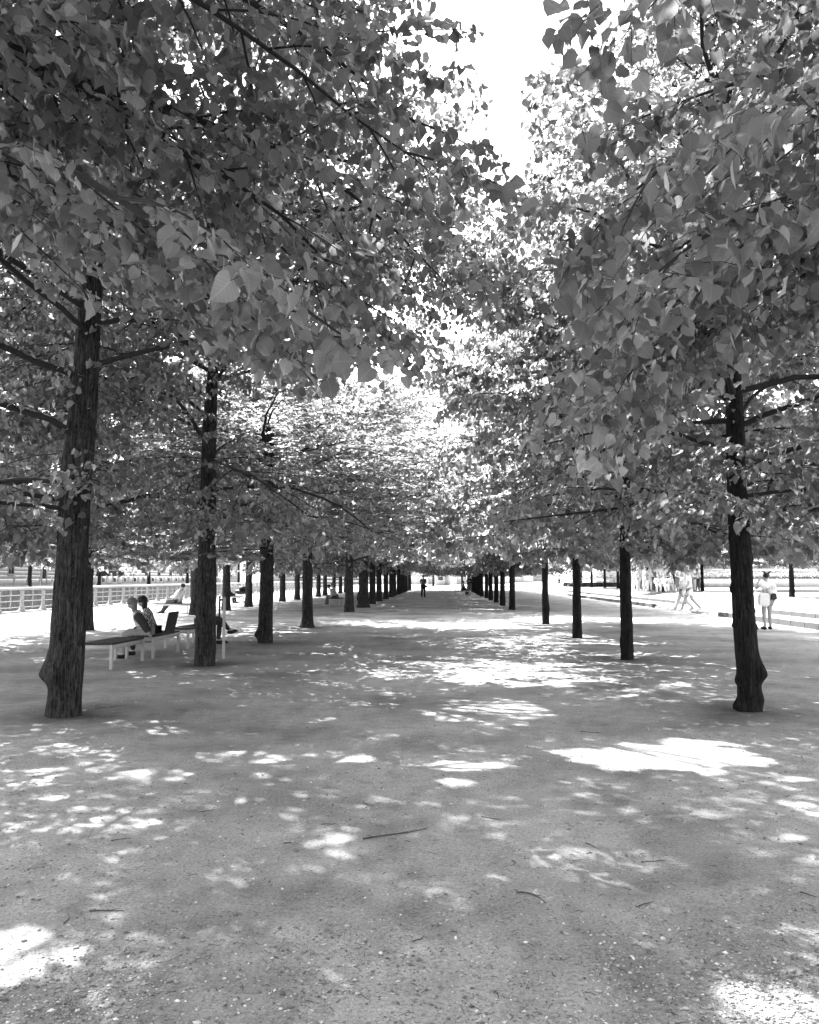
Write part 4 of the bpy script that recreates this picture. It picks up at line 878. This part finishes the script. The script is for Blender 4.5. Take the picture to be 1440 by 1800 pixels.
for k, px in enumerate((12, 36, 59, 81, 105, 128)):
    y = 40.6 * 1440 / (776 - px); b = thing('bollard', '%s leaning pale post from the left on the opposite quay' % ORD[k], 'post', (-40.6, y, .83), 0, 'posts on the opposite quay'); b.rotation_euler = (0, rad(5), 0)
    obj('shaft', mesh_np('shaft', [box(-.07, .07, -.07, .07, -.03, .86)], WHITE), b); obj('cap', mesh_np('cap', [box(-.09, .09, -.09, .09, .862, .90)], STONE), b)
qf = thing('quay_fence', 'low fence of pale panels and posts on the opposite quay', 'fence', (-40.6, 0, .84))
random.seed(4)
for k in range(34):
    y = 93 + k * 1.7
    obj('post', mesh_np('post', [box(-.04, .04, -.05, .05, -.02, 1.05)], WHITE), qf, (0, y, 0))
    o = obj('panel', mesh_np('panel', [box(-.02, .02, .1, 1.6, .12, .95)], cloth(random.choice([.5, .55, .4, .3, .2] if k > 14 else [.55, .6, .5]))), qf, (0, y, 0))
    if k % 2 == 0: obj('notice', mesh_np('notice', [box(.022, .03, .4, 1.2, .3, .8)], cloth(random.choice([.05, .12, .2]))), o)
# dark van parked in front of the riverside building
vn = thing('van', 'dark van parked across the canal before the pale building', 'van', (-45.5, 111, .62), rad(90))
prof = [(-2.4, .35), (-2.45, 1.0), (-2.3, 1.95), (.9, 2.0), (1.55, 1.25), (2.35, 1.05), (2.45, .4)]
V = np.array([[x, s * (.92 if z < 1.3 else .8), z] for s in (-1, 1) for x, z in prof]); n = len(prof)
F4 = [[k, (k + 1) % n, (k + 1) % n + n, k + n] for k in range(n)]
obj('body', mesh_np('body', [(V, np.array(F4)), (V[:n], np.array([list(range(n))[::-1]])), (V[n:], np.array([list(range(n))]))], cloth(.03)), vn)
for s in (-1, 1):
    obj('side_window', mesh_np('side_window', [box(-.2, .85, s * .87 - .02, s * .87 + .02, 1.3, 1.8)], GLASS), vn)
    for x in (-1.5, 1.6):
        th = np.linspace(0, 2 * math.pi, 17); obj('wheel', mesh_np('wheel', [tubes(np.stack([x + .22 * np.cos(th), np.full(17, s * .84), .335 + .22 * np.sin(th)], -1)[None], np.full((1, 17), .11), 8)], BLACK, smooth=True), vn)
    obj('headlight', mesh_np('headlight', [box(2.42, 2.47, s * .7 - .12, s * .7 + .12, .72, .9)], WHITE), vn)
obj('side_sign', mesh_np('side_sign', [box(-2.1, -1.3, -.9, -.885, 1.1, 1.65)], WHITE), vn); obj('roof_rack', mesh_np('roof_rack', [box(-2, .6, -.6, -.5, 2.02, 2.2), box(-2, .6, .5, .6, 2.02, 2.2), box(-1.2, .2, -.5, .5, 2.1, 2.3)], BLACK), vn)

# ------------------------------------------------------------------ plaza things at the right
def hedge(label, x0, x1, y, z, h, d=.8):
    hd = thing('hedge', label, 'hedge', (x0, y, z)); g = np.random.default_rng(4); L = x1 - x0; n = int(L * 140)
    p = np.stack([g.uniform(0, L, n), g.uniform(-d / 2, d / 2, n), g.uniform(.03, h, n)], -1); dd = unit(g.normal(0, 1, (n, 3)) + np.array([0, -.5, .3])); nn = unit(np.cross(dd, g.normal(0, 1, (n, 3))))
    v, f, uv = leaves_mesh(p, dd, nn, g.uniform(.08, .14, n), LT[2]); o = obj('foliage', mesh_np('foliage', [(v, f)], LEAF), hd); o['kind'] = 'stuff'
    obj('stems', mesh_np('stems', [box(.1, L - .1, -d / 10, d / 10, -.05, h * .35)], TWIG), hd)
rw = thing('terrace_wall', 'low pale terrace wall under the long clipped hedge', 'wall', (19, 82, .55)); obj('wall', mesh_np('wall', [box(0, 80, 0, .5, -.1, .85)], STONE), rw); obj('coping', mesh_np('coping', [box(-.05, 80, -.08, .58, .852, .95)], STONE), rw)
hedge('long clipped hedge beyond the plaza, right of the crowd', 20, 95, 83.2, 1.4, .85)
hedge('low shrubs between the thin plaza trees', 14, 24, 96, .62, 1.3, 1.0)
pl = thing('stone_pillar', 'tall white stone pillar rising behind the walkers', 'pillar', (at(1207, 76), 76, .65)); obj('shaft', mesh_np('shaft', [lathe([(.34, .3), (.30, .45), (.25, 3.3), (.30, 3.4)], 14)], cloth(.72), smooth=True), pl); obj('base', bevel_box('base', (.9, .9, .32), cloth(.65), .02), pl, (0, 0, .15)); obj('cap', bevel_box('cap', (.66, .66, .2), cloth(.65), .02), pl, (0, 0, 3.5))
lr = thing('low_rail', 'low white rail beside the right trunks on the plaza', 'rail', (at(1238, 46), 46, .40), rad(4))
for k in range(4): obj('post', mesh_np('post', [box(-.03, .03, -.03, .03, -.05, .42)], WHITE), lr, (k * .95, 0, 0))
for z in (.18, .40): obj('bar', mesh_np('bar', [tubes(np.array([[[-.1, 0, z], [1.4, 0, z], [2.95, 0, z]]]), np.full((1, 3), .022), 6)], WHITE), lr)
